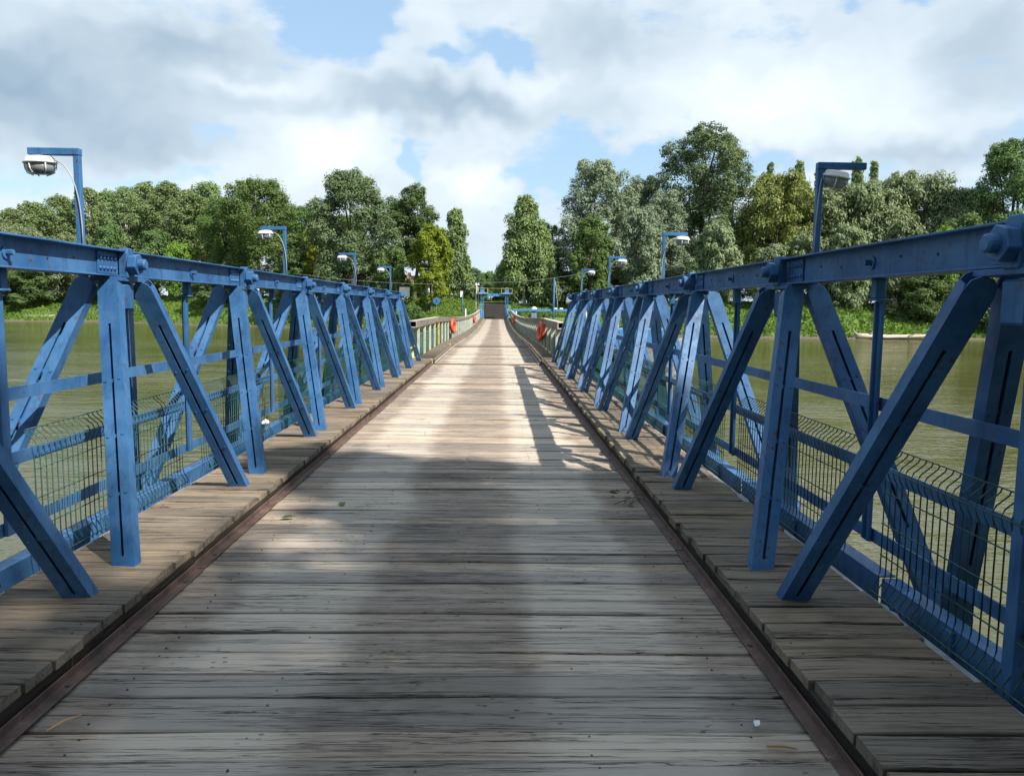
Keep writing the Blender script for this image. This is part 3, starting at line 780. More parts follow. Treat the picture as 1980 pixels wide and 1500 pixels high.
# ------------------------------------------------------------------ gate at the far end
GY = 105.6
t = thing('portal_gate', (-.1, GY, 0), 'light blue steel portal gate at the far end of the bridge', 'gate')
for sx, nx in ((-1.78, -1), (1.52, 1)):
    b = MB()
    for ax in (-.17, .17):
        for ay in (-.17, .17): b.bar((sx+ax, GY+ay, 0), (sx+ax, GY+ay, 3.15), .07, .07, (0, 1, 0))
    for q in range(7):
        z0, z1 = .1+q*.43, .1+(q+1)*.43
        for ay in (-.17, .17):
            b.bar((sx-.17, GY+ay, z0), (sx+.17, GY+ay, z1), .035, .035, (0, 1, 0)); b.bar((sx-.17, GY+ay, z1), (sx+.17, GY+ay, z1), .035, .035, (0, 1, 0))
    b.build('lattice_post', 'gate_blue', t)
    MB().box((sx-.24, GY-.5, 0), (sx+.24, GY+.3, .95)).build('winch_base', 'gate_blue', t, bev=.03)
    MB().bar((sx+nx*.75, GY-1.3, 0), (sx+nx*.1, GY-.2, 1.5), .12, .12).bar((sx+nx*.15, GY-1.6, 0), (sx+nx*.1, GY-.2, 1.5), .12, .12).build('brace', 'gate_blue', t)
    MB().box((sx+nx*.05-.3, GY-.35, 1.5), (sx+nx*.05+.3, GY+.2, 1.6)).bar((sx-.3, GY-.3, 1.75), (sx+.35, GY-.3, 1.9), .09, .09).build('bracket', 'gate_blue', t)
    hb = MB(); hb.prism([(-.36, 3.42), (.36, 3.42), (.28, 3.72), (.26, 4.05), (.1, 4.2), (-.16, 4.2), (-.24, 4.0), (-.3, 3.7)], (sx, GY-.3, 0), (1, 0, 0), (0, 0, 1), (0, 1, 0), .6)
    hb.build('motor_box', 'gate_blue', t, bev=.03)
    yb = MB()
    for dx in (-.72, .72):
        yb.bar((sx+dx, GY-.35, 3.42), (sx+dx, GY-.35, 4.08), .05, .05, (0, 1, 0))
    yb.bar((sx-.72, GY-.35, 4.08), (sx+.72, GY-.35, 4.08), .05, .05); yb.bar((sx-.72, GY-.35, 3.45), (sx+.72, GY-.35, 3.45), .05, .05)
    yb.build('guard_frame', 'yellow', t)
    MB().box((sx-.75, GY-.4, 3.30), (sx+.75, GY+.4, 3.415)).build('platform', 'gate_blue', t)
MB().box((-1.8, GY-.16, 3.0), (1.55, GY+.16, 3.12)).box((-1.8, GY-.05, 3.121), (1.55, GY+.05, 3.40)).build('cross_beam', 'gate_blue', t, bev=.01)
MB().bar((-1.1, GY-.36, 4.06), (.85, GY-.36, 4.06), .03, .03).build('hand_rail', 'yellow', t)

def pole(name, pts, mat, label, r0=.09, r1=.06):
    t = thing(name, pts[0], label, 'pole')
    MB().tube(pts, [r0+(r1-r0)*i/(len(pts)-1) for i in range(len(pts))], 10).build('shaft', mat, t, True)
    return t
pt = pole('utility_pole', [(-2.75, 105.9, 0), (-2.62, 105.9, 2.5), (-2.55, 105.9, 4.75)], 'concrete', 'pale concrete pole with insulators beside the left gate post', .11, .08)
MB().tube([(-2.05, 106.2, 0), (-2.45, 106.0, 4.55)], .07, 8).build('strut', 'concrete', pt, True)
MB().box((-2.75, 105.82, 4.5), (-2.2, 105.98, 4.62)).tube([(-2.65, 105.9, 4.62), (-2.65, 105.9, 4.85)], .06, 8).tube([(-2.3, 105.9, 4.62), (-2.3, 105.9, 4.85)], .06, 8).build('crossarm', 'white_enamel', pt)
pb_ = pole('utility_pole', [(7.75, 104.2, -2.3), (7.78, 104.2, 1.5), (7.82, 104.2, 5.5)], 'lamp_blue', 'dark blue mast standing right of the gate with a hanging cable', .14, .10)
MB().tube([(7.95, 104.1, 5.1), (8.15, 104.1, 3.5), (8.3, 104.1, 2.0), (8.25, 104.1, .8)], .035, 6).build('hanging_cable', 'cable_grey', pb_, True)
pole('marker_pole', [(-4.4, 104.5, -.6), (-4.4, 104.5, 1.2), (-4.42, 104.5, 3.1)], 'lamp_blue', 'slim pale blue pole on the mound left of the gate', .05, .05)
pole('marker_post', [(-3.9, 102.5, -3), (-3.9, 102.5, 0), (-3.9, 102.5, 1.3)], 'white_enamel', 'short white post by the end of the left railing', .07, .07)
wc = []
for k in range(25):
    u = k/24; wc.append(Vector((-2.4, 105.9, 4.85)).lerp(Vector((16.5, 98, 7.2)), u) + Vector((0, 0, -1.35*4*u*(1-u)*.5)))
tag(MB().tube(wc, .022, 5).build('overhead_cable', 'cable_grey', None, True), 'thin grey overhead cable sagging from the gate towards the right', 'cable')
wc = [Vector((-2.6, 105.9, 4.6)).lerp(Vector((-30, 118, 6.2)), k/12) + Vector((0, 0, -.5*4*(k/12)*(1-k/12))) for k in range(13)]
tag(MB().tube(wc, .02, 5).build('overhead_cable', 'cable_grey', None, True), 'thin grey overhead cable running left from the gate pole', 'cable')
# long blue barrier beam on posts, right of the gate
t = thing('barrier_beam', (2.6, 104.4, 0), 'long pale blue pipe barrier on posts right of the gate', 'barrier')
MB().box((2.3, 104.3, 1.05), (12.5, 104.5, 1.38)).build('beam', 'gate_blue', t, bev=.03)
for X in (2.45, 2.8, 12.2): MB().box((X-.08, 104.27, -2.4), (X+.08, 104.53, 1.04)).build('post', 'white_enamel', t, bev=.01)
t = thing('control_cabinet', (5.05, 103.2, -.2), 'grey blue control cabinet standing below the barrier beam', 'cabinet')
MB().box((4.6, 103.0, -1.6), (5.5, 103.6, .15)).build('pedestal', 'concrete', t, bev=.02)
MB().box((4.7, 103.05, .155), (5.5, 103.55, .85)).build('box', 'gate_blue', t, bev=.03)
MB().box((4.78, 103.0, .2), (5.08, 103.045, .8)).build('door', 'grey_metal', t, bev=.01)
MB().box((5.12, 103.0, .2), (5.42, 103.045, .8)).build('door', 'grey_metal', t, bev=.01)
# white litter bin and garden chairs
hz_ = float(hgt(5.55, 112))
t = thing('litter_bin', (5.55, 112, hz_), 'white round topped litter bin on the grass right of the gate', 'bin')
lathe(MB(), [(.32, 0), (.36, .7), (.40, .72), (.40, .78)], (5.55, 112, hz_), 16).build('body', 'grey_metal', t, True)
lathe(MB(), [(.40, .79), (.42, 1.0), (.34, 1.25), (.15, 1.38), (.02, 1.4)], (5.55, 112, hz_), 16).build('lid', 'white_enamel', t, True)
for q, (X, Y, lb) in enumerate(((9.1, 117, 'white garden chair under the trees, left one of the pair'), (9.9, 117, 'white garden chair under the trees, right one of the pair'))):
    h0 = float(hgt(X, Y)); t = thing('garden_chair', (X, Y, h0), lb, 'chair', 'white garden chairs')
    MB().box((X-.24, Y-.22, h0+.42), (X+.24, Y+.22, h0+.46)).build('seat', 'white_enamel', t, bev=.01)
    MB().box((X-.24, Y+.2, h0+.465), (X+.24, Y+.24, h0+.9)).build('backrest', 'white_enamel', t, bev=.01)
    for ax in (-.2, .2):
        for ay in (-.18, .18): MB().bar((X+ax*1.15, Y+ay*1.2, h0-.03), (X+ax, Y+ay, h0+.42), .04, .04, (0, 1, 0)).build('leg', 'white_enamel', t)

# ------------------------------------------------------------------ signs, house, boats, driftwood
hz_ = float(hgt(-8.1, 107.5))
t = thing('round_sign', (-8.1, 107.5, hz_), 'round blue sign with a dark mark on the mound left of the bridge', 'sign')
MB().tube([(-8.1, 107.5, hz_-.1), (-8.1, 107.5, 2.8)], .04, 8).build('post', 'grey_metal', t)
MB().tube([(-8.1, 107.44, 2.3), (-8.1, 107.47, 2.3)], .46, 28).build('disc', 'sign_blue', t)
MB().prism([(-.22, -.25), (-.05, -.25), (0, 0), (.06, -.25), (.2, -.25), (.08, .1), (.12, .3), (-.1, .3), (-.12, .05)], (-8.1, 107.425, 2.3), (1, 0, 0), (0, 0, 1), (0, 1, 0), .008).build('symbol', 'dark_metal', t)
def board(X, Y, z0, w_, h_, lb):
    h0 = float(hgt(X, Y)); t = thing('notice_board', (X, Y, h0), lb, 'board')
    for a in (-w_*.4, w_*.4): MB().box((X+a-.04, Y, h0-.1), (X+a+.04, Y+.08, z0)).build('post', 'dark_metal', t)
    MB().box((X-w_/2, Y-.04, z0), (X+w_/2, Y-.005, z0+h_)).build('panel', 'white_wall', t, bev=.005)
board(-5.6, 128, 3.1, .45, 1.0, 'narrow white notice board under the birches left of the gate')
board(-14.2, 122, 3.0, 1.6, 1.5, 'broad white notice board behind the yellow green maple')
def house(X, Y, wx, wy, h, roof, lab, wallm, roofm, nwin):
    z0 = float(hgt(X, Y)); t = thing('house', (X, Y, z0), lab, 'house')
    MB().box((X-wx/2, Y-wy/2, z0-.5), (X+wx/2, Y+wy/2, z0+h)).build('wall', wallm, t, bev=.02)
    b = MB(); ov = .35
    b.prism([(-wy/2-ov, z0+h-.05), (wy/2+ov, z0+h-.05), (wy/2+ov, z0+h+.1), (0, z0+h+roof), (-wy/2-ov, z0+h+.1)], (X-wx/2-ov, Y, 0), (0, 1, 0), (0, 0, 1), (1, 0, 0), wx+2*ov)
    rf = b.build('roof', roofm, t)
    MB().box((X+wx*.2, Y-.3, z0+h+roof*.5), (X+wx*.2+.6, Y+.3, z0+h+roof+.6)).build('chimney', 'roof_tile', rf)
    for q in range(nwin):
        xx = X-wx/2+wx*(q+.5)/nwin
        wn = MB().box((xx-.55, Y-wy/2-.05, z0+.9), (xx+.55, Y-wy/2-.003, z0+2.1)).build('window', 'white_enamel', t)
        MB().box((xx-.47, Y-wy/2-.07, z0+.98), (xx+.47, Y-wy/2-.052, z0+2.02)).build('pane', 'window_glass', wn)
    MB().box((X+wx*.32, Y-wy/2-.06, z0-.2), (X+wx*.32+.95, Y-wy/2-.004, z0+2.05)).build('door', 'roof_tile', t)
house(-19.5, 150, 13, 6, 3.0, 1.8, 'white house with brown roof half hidden behind trees left of the bridge', 'white_wall', 'roof_tile', 4)
house(-62, 172, 9, 6, 2.6, 1.6, 'small grey shed at the edge of the left wood', 'grey_wall', 'roof_grey', 2)
def hull(b, X, Y, L, W, z0, z1, yaw):
    M = Matrix.Translation((X, Y, 0)) @ Matrix.Rotation(yaw, 4, 'Z')
    st = [(-.5, .75), (-.3, 1), (.1, 1), (.35, .8), (.5, .15)]
    vs = []
    for a, wd in st:
        rise = .25*(z1-z0)*max(0, a)*2
        for sx_, zz_ in ((-1, z1+rise), (-.75, z0), (.75, z0), (1, z1+rise)): vs.append(M @ Vector((a*L, sx_*W/2*wd, zz_)))
    fs = []
    for i_ in range(4):
        for k in range(4): fs.append((i_*4+k, i_*4+(k+1) % 4, (i_+1)*4+(k+1) % 4, (i_+1)*4+k))
    fs += [(3, 2, 1, 0), (16, 17, 18, 19)]
    b.add(vs, fs); return b
t = thing('barge', (-91, 155, -2.2), 'old pale barge with rusty bottom moored at the left bank', 'boat')
hull(MB(), -90.5, 156, 6.0, 2.2, -2.5, -1.95, .1).build('bottom', 'rust', t); hull(MB(), -90.5, 156, 6.1, 2.3, -1.95, -1.1, .1).build('hull', 'concrete', t)
t = thing('work_boat', (7.6, 40, -2.2), 'blue work boat moored beside the pontoons behind the right truss', 'boat')
hull(MB(), 7.6, 40, 5.0, 2.0, -2.5, -.35, .05).build('hull', 'grey_metal', t, bev=.03)
MB().box((5.6, 39.3, -.2), (9.4, 40.7, .62)).build('cabin', 'gate_blue', t, bev=.06)
MB().box((5.9, 39.28, .1), (6.5, 39.297, .45)).build('window', 'window_glass', t); MB().box((7.1, 39.28, .1), (7.7, 39.297, .45)).build('window', 'window_glass', t)
MB().box((6.0, 39.6, .625), (6.5, 40.2, .95)).build('hatch', 'straw', t, bev=.04)
MB().tube([(8.3, 40, .6), (8.3, 40, 2.1)], .035, 8).tube([(7.2, 40, .6), (7.2, 40, 1.5)], .025, 8).build('mast', 'grey_metal', t)
# driftwood
t = thing('driftwood_log', (55, 105.2, -2.1), 'long bleached driftwood trunk lying at the right bank waterline', 'log')
MB().tube([(48.6, 103.6, -1.75), (50.5, 103.9, -1.75), (53, 104.4, -1.85), (56, 105.0, -1.8), (59, 105.6, -1.72), (62.5, 106.4, -1.65), (65.0, 107, -1.75)], [.42, .33, .27, .24, .22, .18, .06], 9).build('trunk', 'driftwood', t, True)
for pts, r in (([(50, 103.8, -1.7), (50.8, 103.5, -1.2), (51.6, 103.4, -.75)], .12), ([(48.7, 103.6, -1.7), (48.0, 103.2, -1.1), (47.8, 103.0, -.7)], .13), ([(60, 105.8, -1.7), (61.5, 105.6, -1.2), (63, 105.5, -1.0)], .09), ([(56, 105, -1.8), (57, 104.4, -1.5), (58.2, 104.1, -1.5)], .09)):
    MB().tube(pts, [r, r*.7, r*.3], 7).build('branch', 'driftwood', t, True)

# ------------------------------------------------------------------ litter on the deck
def leafquad(b, c, size, yaw, tilt, n=5):
    M = Matrix.Translation(c) @ Matrix.Rotation(yaw, 4, 'Z') @ Matrix.Rotation(tilt, 4, 'X')
    pts = [(-.5, 0, 0), (-.2, .28, .06), (.2, .22, .10), (.5, 0, .05), (.2, -.22, .1), (-.2, -.28, .06)]
    b.add([M @ (Vector(q)*size) for q in pts], [(0, 1, 2, 3), (0, 3, 4, 5)])
t = thing('leaf_sprig', (1.42, 6.45, .0), 'withered green sprig of leaves against the right kerb', 'leaves')
r_ = random.Random(5)
for q in range(9):
    b = MB(); leafquad(b, (1.40+r_.uniform(-.12, .12), 6.45+r_.uniform(-.14, .14), .02+r_.uniform(0, .07)), r_.uniform(.06, .11), r_.uniform(0, 6.3), r_.uniform(-.9, .9)); b.build('leaf', 'leaf_oak', t)
MB().tube([(1.28, 6.35, .012), (1.4, 6.45, .03), (1.5, 6.58, .02)], .004, 5).build('stem', 'bark', t)
for q, (X, Y, mt_, lb) in enumerate(((-1.32, 5.9, 'leaf_oak', 'small green fallen leaf beside the left rusty angle'), (-.98, 6.3, 'leaf_birch', 'pale fallen leaf lying on the deck left of the middle'), (-1.55, 8.5, 'leaf_oak', 'fallen leaf at the foot of the left kerb, farther one'))):
    b = MB(); leafquad(b, (X, Y, .012), .10, q*1.3, .15); tag(b.build('fallen_leaf', mt_), lb, 'leaf')
b = MB(); b.add([(1.325, 2.90, .008), (1.345, 2.905, .012), (1.35, 2.925, .02), (1.337, 2.94, .012), (1.322, 2.92, .018)], [(0, 1, 2, 3, 4)]); b.add([(1.322, 2.92, .018), (1.337, 2.94, .012), (1.33, 2.925, .028)], [(0, 1, 2)])
tag(b.build('paper_scrap', 'paper'), 'small white scrap of paper near the right kerb', 'paper')
tag(MB().tube([(1.32, 2.755, .012), (1.38, 2.748, .016), (1.43, 2.735, .012)], [.005, .006, .003], 6).build('twig', 'straw'), 'short orange brown twig beside the right rusty angle', 'twig')
tag(MB().tube([(-1.43, 2.86, .012), (-1.40, 2.93, .014), (-1.36, 2.98, .01)], [.003, .004, .002], 6).build('straw_stalk', 'straw'), 'thin yellow straw lying by the left rusty angle', 'straw')

# ------------------------------------------------------------------ trees
def leaf_mesh(name, clumps, n, size, mat, seed, droop=0.0, zs=1.0, aspect=1.5, up=.35):
    n = int(n*2.5); size *= .62
    g = np.random.default_rng(seed); C = np.asarray(clumps, float)
    wts = C[:, 3]**2; idx = g.choice(len(C), n, p=wts/wts.sum())
    d = g.normal(size=(n, 3)); d /= np.linalg.norm(d, axis=1)[:, None]
    low = d[:, 2] < -.2; d[low, 2] *= np.where(g.random(low.sum()) < .6, -1, 1)
    rad = C[idx, 3]*(.45+.55*g.random(n)**.6)*(1+.18*g.normal(size=n))
    off = d*rad[:, None]; off[:, 2] *= zs
    if droop: off[:, 2] -= droop*C[idx, 3]*g.random(n)**1.3
    pos = C[idx, :3]+off
    nr = d*1.1 + g.normal(size=(n, 3))*.36; nr[:, 2] += up; nr /= np.linalg.norm(nr, axis=1)[:, None]
    a = np.cross(nr, g.normal(size=(n, 3)))
    if droop: a = np.cross(nr, np.stack([g.normal(size=n)*.3, g.normal(size=n)*.3, np.ones(n)], 1)); a = np.cross(a, nr)
    a /= np.linalg.norm(a, axis=1)[:, None]+1e-9; bb = np.cross(nr, a)
    s_ = size*(.6+.8*g.random(n))[:, None]
    a = a*s_*.5*aspect; bb = bb*s_*.5/aspect**.3
    v = np.stack([pos-a, pos+bb*.9-a*.1, pos+a, pos-bb*.9-a*.1], 1).reshape(-1, 3)
    f = np.arange(4*n).reshape(n, 4)
    me = np_mesh(name, v, f, mat, False)
    at = me.attributes.new('tint', 'FLOAT', 'FACE')
    ctint = g.random(len(C)); at.data.foreach_set('value', np.clip(.12+.30*g.random(n)+.55*ctint[idx], 0, 1).astype(np.float32))
    return me
PROFS = {
 'round': lambda t: math.sqrt(max(0, 1-(2*t-1)**2))*.92+.12,
 'oval': lambda t: (.72+.28*min(1, t/.4)) if t < .4 else math.sqrt(max(.02, 1-((t-.4)/.62)**2.4)),
 'cone': lambda t: (1-t)**.62*.92*min(1, t*6+.5)+.08,
 'dome': lambda t: math.sqrt(max(0, 1-t**2.2))*(.8+.2*min(1, t*5)),
 'spire': lambda t: (1-t**1.4)*.8*min(1, t*4+.4)+.08,
}
def clumps_for(h0, h1, R, prof, n, rs, seed, lobes=0):
    g = random.Random(seed); out_ = []
    H_ = h1-h0; nsub = int(max(6, n/8)*max(1.0, H_/(2*R)*.95))
    for i_ in range(nsub):
        t = ((i_+g.random())/nsub)**.8
        rp = PROFS[prof](t)*R; a = i_*2.4+g.uniform(-.5, .5)
        rsub = R*g.uniform(.26, .42)*(.55+.45*PROFS[prof](t))*(rs/.18)
        rr_ = max(0, rp-rsub*.75)*(g.uniform(.25, 1.0)**.5)
        cz = min(h0+H_*t, h1-rsub*.8); cx, cy = rr_*math.cos(a), rr_*math.sin(a)
        out_.append((cx, cy, cz, rsub*.95))
        for k in range(8):
            d = Vector((g.gauss(0, 1)+.5*math.cos(a), g.gauss(0, 1)+.5*math.sin(a), g.gauss(.25, .9))).normalized()
            cr = rsub*g.uniform(.28, .55)
            q = Vector((cx, cy, cz)) + d*rsub*g.uniform(.7, 1.08); out_.append((q.x, q.y, q.z, cr))
    return out_
def trunk_mesh(H, r, clumps, mat, seed, nb=7, fork=.35):
    g = random.Random(seed); b = MB()
    pts = []; x = y = 0
    for k in range(7):
        u = k/6; pts.append((x, y, -.4+(H*.86+.4)*u)); x += g.uniform(-.025, .025)*H; y += g.uniform(-.025, .025)*H
    b.tube(pts, [r*(1-.85*k/6)*(1.25 if k == 0 else 1) for k in range(7)], 9, False)
    for c in g.sample(list(clumps), min(nb, len(clumps))):
        u = min(.8, max(.2, fork+g.uniform(-.1, .3))); i_ = u*6; k = int(i_); p0 = Vector(pts[k]).lerp(Vector(pts[min(6, k+1)]), i_-k)
        p1 = Vector(c[:3]); 
        if p1.z < p0.z: p1.z = p0.z+.5
        mid = p0.lerp(p1, .5)+Vector((0, 0, .06*H))
        b.tube([p0, mid, p1], [r*.42, r*.26, r*.07], 6, False)
    return b.mesh('trunk', mat, True)
TREES = {}
def tree_proto(key, H, W, mat, n, size, prof='round', base=.2, nc=40, rs=.28, bark='bark', droop=0, zs=1.0, seed=1, aspect=1.5, lobes=2, tr=None, up=.35, nb=8):
    cl = clumps_for(H*base, H*.965, W/2*.90, prof, int(nc*2.6), rs*.80, seed, lobes)
    TREES[key] = (leaf_mesh('crown', cl, n, size, mat, seed+50, droop, zs, aspect, up), trunk_mesh(H, tr or H*.018, cl, bark, seed+9, nb), H, W)
def put_tree(key, X, Y, label, top=None, wdt=None, group=None, name='tree', cat='tree', rz=None, z0=None):
    cr, tk, H, W = TREES[key]
    h0 = float(hgt(X, Y)) if z0 is None else z0
    sz = 1.0 if top is None else (top-h0)/H; sx = sz if wdt is None else wdt/W
    t = thing(name, (X, Y, h0), label, cat, group)
    rz = random.uniform(0, 6.28) if rz is None else rz
    for nm_, me in (('crown', cr), ('trunk', tk)):
        o = place(nm_, me, (X, Y, h0), t, (0, 0, rz), (sx, sx, sz))
    return t
T = tree_proto
T('forest1', 26, 11, 'leaf_poplar', 11000, .42, 'oval', .08, 120, .20, 'bark_pale', seed=11, nb=14)
T('forest2', 26, 11, 'leaf_poplar', 11000, .42, 'round', .06, 120, .20, 'bark_pale', seed=12, nb=14)
T('forest3', 26, 11, 'leaf_birch', 11000, .42, 'oval', .10, 120, .20, 'bark_pale', seed=13, nb=14)
T('spire1', 26, 7.6, 'leaf_poplar', 7000, .42, 'spire', .05, 60, .24, 'bark_pale', seed=14, nb=10)
T('spire2', 26, 7.6, 'leaf_poplar', 7000, .42, 'cone', .05, 60, .24, 'bark_pale', seed=15, nb=10)
T('oakA', 23, 18.6, 'leaf_mid', 19000, .42, 'round', .04, 80, .20, seed=21, lobes=3)
T('oakB', 22, 16.6, 'leaf_oak', 21000, .38, 'round', .03, 85, .19, seed=22, lobes=3)
T('treeC', 20, 9.5, 'leaf_dark', 8500, .36, 'oval', .30, 34, .25, seed=23, lobes=2)
T('maple', 11.5, 7.2, 'leaf_maple', 9000, .34, 'round', .08, 52, .22, seed=24, lobes=3)
T('birchE', 16, 6.6, 'leaf_birch', 8500, .34, 'cone', .06, 44, .26, 'bark_pale', 1.6, 1.3, 25, 2.0, 1, .16)
T('birchF', 17, 10.2, 'leaf_birch', 15000, .34, 'cone', .06, 70, .24, 'bark_pale', 1.5, 1.2, 26, 2.0, 2, .22)
T('poplarG', 25, 15.5, 'leaf_silver', 19000, .40, 'oval', .05, 80, .20, seed=27, lobes=3)
T('poplarH', 31, 20, 'leaf_oak', 26000, .42, 'oval', .04, 110, .17, seed=28, lobes=3)
T('green1', 13, 8, 'leaf_mid', 8500, .34, 'oval', .04, 46, .24, seed=29)
T('silver', 14.5, 9, 'leaf_silver', 10000, .36, 'oval', .03, 50, .24, 'bark', .5, 1.1, 30, 2.0)
T('willowK', 12.5, 9, 'leaf_willow', 10000, .34, 'dome', .03, 50, .24, 'bark', .6, 1.0, 31, 2.0)
T('willowY', 22, 14.6, 'leaf_yellowwillow', 15000, .38, 'oval', .06, 80, .20, 'bark', 1.0, 1.0, 32, 2.2, 3, .42)
T('willowM', 20, 15, 'leaf_willow', 21000, .38, 'round', .02, 110, .20, 'bark', .7, 1.0, 33, 2.0, 3)
T('willowN', 20, 15, 'leaf_willow', 21000, .38, 'round', .02, 110, .20, 'bark', .6, 1.0, 34, 2.0, 3)
T('darkP', 26, 15, 'leaf_dark', 17000, .40, 'oval', .05, 75, .20, seed=35, lobes=3)
T('darkbush', 13, 12, 'leaf_dark', 10000, .38, 'dome', .02, 50, .24, seed=36)
T('bush', 6, 7, 'leaf_mid', 4800, .30, 'dome', .02, 30, .27, seed=37, tr=.12)
T('brightbush', 6, 7, 'leaf_bright', 4800, .30, 'dome', .02, 30, .27, seed=38, tr=.12)
T('yellowshrub', 11, 6, 'leaf_maple', 3600, .36, 'oval', .05, 26, .26, seed=39, tr=.14)
# spruce
g_ = random.Random(40); cl = []
for k in range(60):
    u = k/60; a = g_.uniform(0, 6.28); r = 1.5*(1-u)*g_.uniform(.5, 1); cl.append((r*math.cos(a), r*math.sin(a), .4+6.2*u, .5*(1-u)+.18))
TREES['spruce'] = (leaf_mesh('crown', cl, 5000, .24, 'leaf_spruce', 41, .6, .5, 1.8), trunk_mesh(6.8, .12, cl, 'bark', 42, 3), 7.0, 3.4)

ordn = ['first', 'second', 'third', 'fourth', 'fifth', 'sixth', 'seventh', 'eighth', 'ninth', 'tenth', 'eleventh', 'twelfth', 'thirteenth', 'fourteenth', 'fifteenth', 'sixteenth']
FOR = sorted([(-122.9, 190, 24.8), (-114.4, 188, 24.3), (-111.7, 192, 25.4), (-102.2, 186, 25.4), (-94.7, 184, 27.4), (-92.9, 190, 29), (-84.9, 182, 27.7), (-81.8, 186, 28.8), (-74.2, 180, 28.3), (-71.4, 184, 28.8), (-64.5, 178, 28.5), (-107, 200, 25.3), (-85.7, 200, 28.8), (-59, 186, 27.5)], key=lambda q: q[0]/q[1])
for q, (X, Y, tp) in enumerate(FOR):
    put_tree('forest%d' % (q % 3+1), X, Y, f'slender pale trunked poplar in the left wood, {ordn[q]} from the left edge', tp+(.9, -.6, .5, 1.2, -.3)[q % 5], (12, 10.5, 13, 11.5)[q % 4], 'poplars of the left wood')
for q, (X, Y) in enumerate([(-135, 190), (-128, 200), (-145, 195), (-140, 186), (-118, 205), (-98, 204), (-76, 202), (-66, 198), (-52, 196)]):
    put_tree('forest%d' % (q % 3+1), X, Y, 'slender poplar standing deep in the left wood behind the front row', 25.5, 13, 'poplars deep in the left wood')
put_tree('willowM', -100.1, 166, 'low grey green willow in front of the left wood at the frame edge', 17.7, 15, name='willow_tree')
put_tree('willowN', -88.5, 164, 'low grey green willow in front of the left wood beside the nearest left lamp', 15.6, 13, name='willow_tree')
put_tree('willowM', -112, 168, 'low grey green willow outside the left edge of the wood front', 16, 15, name='willow_tree')
put_tree('darkbush', -81.9, 168, 'dark bushy tree under the poplars right of the nearest left lamp', 18.4, 12)
put_tree('darkbush', -71.4, 166, 'dark bushy tree in the middle of the left wood front', 17.3, 13, rz=2.0)
put_tree('darkbush', -94, 161, 'dark low tree overhanging the left waterline near the barge', 10, 13, rz=4.0)
put_tree('darkbush', -104, 160, 'dark low tree overhanging the water at the left frame edge', 9, 13, rz=1.0)
put_tree('darkbush', -80, 163, 'dark low tree right of the barge on the left bank', 9.5, 12, rz=5.0)
put_tree('brightbush', -63.4, 158, 'bright green rounded bush in front of the left wood', 13.5, 9.7)
put_tree('oakA', -45.4, 152, 'broad mid green tree behind the second left lamp', 25.8, 18.6, rz=.4)
put_tree('oakA', -55.2, 160, 'mid green tree between the left wood and the broad green tree', 23, 12.5, rz=2.4)
put_tree('yellowshrub', -33.6, 146, 'yellowing shrub tree in the gap left of the big round oak', 17.2, 6.2)
put_tree('darkbush', -37, 148, 'dark undergrowth tree below the yellowing shrub', 12, 12, rz=3.3)
put_tree('darkbush', -52, 148, 'dark undergrowth tree below the broad mid green tree', 9, 13, rz=.3)
put_tree('oakB', -24.1, 132, 'big dense round crowned oak left of the bridge, silvery leaves', 24.0, 17.2, rz=1.1)
put_tree('darkbush', -22, 138, 'dark undergrowth tree behind the big round oak', 11, 13, rz=1.7)
put_tree('treeC', -14.4, 137, 'dark green open tree between the round oak and the maple', 22.2, 10.0)
put_tree('treeC', -17.5, 141, 'dark green open tree right behind the round oak', 20, 9, rz=2.2)
put_tree('bush', -16.5, 126, 'dark green bush tree left of the yellow green maple', 11, 7.5)
put_tree('maple', -9.9, 120, 'yellow green maple left of the gate', 14.1, 7.4, name='maple_tree')
put_tree('birchE', -7.0, 136, 'slim weeping birch right of the yellow green maple', 18.6, 8.2, name='birch_tree')
put_tree('birchE', -9.6, 145, 'weeping birch standing behind the yellow green maple', 16, 7, name='birch_tree', rz=2)
put_tree('spruce', -3.9, 150, 'small blue green spruce left of the gate', 8.9, 3.6, name='spruce_tree')
for q, (X, Y, tp, k, lb) in enumerate(((-1.6, 200, 10.5, 'bush', 'distant bushy tree seen through the gate gap, the middle one'), (-7.5, 190, 11.5, 'bush', 'distant bushy tree behind the spruce'), (3.6, 185, 13, 'bush', 'distant bushy tree behind the gate on the right'), (-4.8, 166, 9.8, 'darkbush', 'dark tree closing the view just right of the spruce'), (3.2, 160, 12.5, 'darkbush', 'dark tree closing the view behind the tall birch'))):
    put_tree(k, X, Y, lb, tp, 9)
for q, (X, Y, lb) in enumerate(((-2.4, 140, 'bright green bush at the head of the ramp, left one'), (.6, 146, 'bright green bush at the head of the ramp, middle one'), (3.4, 138, 'bright green bush at the head of the ramp, right one'), (-5.5, 150, 'bright green bush left of the ramp head under the spruce'))):
    put_tree('brightbush', X, Y, lb, 4.2+.3*q, 4.2, name='bush', cat='bush')
put_tree('birchF', 4.6, 124, 'tall weeping birch right of the gate', 19.4, 12.6, name='birch_tree', rz=.8)
put_tree('birchE', 8.0, 132, 'weeping birch behind the tall birch right of the gate', 15, 7, name='birch_tree', rz=4)
put_tree('poplarG', 17.4, 136, 'tall silver leaved poplar right of the gate', 27.2, 16.2, name='poplar_tree', rz=.5)
put_tree('poplarH', 37.0, 140, 'tallest dark poplar standing right of the silver poplar', 34.2, 23, name='poplar_tree', rz=1.9)
put_tree('poplarG', 26.5, 146, 'dark shaded poplar between the silver and the tallest poplar', 26, 14, name='poplar_tree', rz=3.2)
put_tree('green1', 14.7, 119, 'small green tree in front of the silver poplar', 15.5, 8.4)
put_tree('silver', 22.1, 121, 'grey silver willow behind the second right lamp', 17.5, 9.2, name='willow_tree', rz=.2)
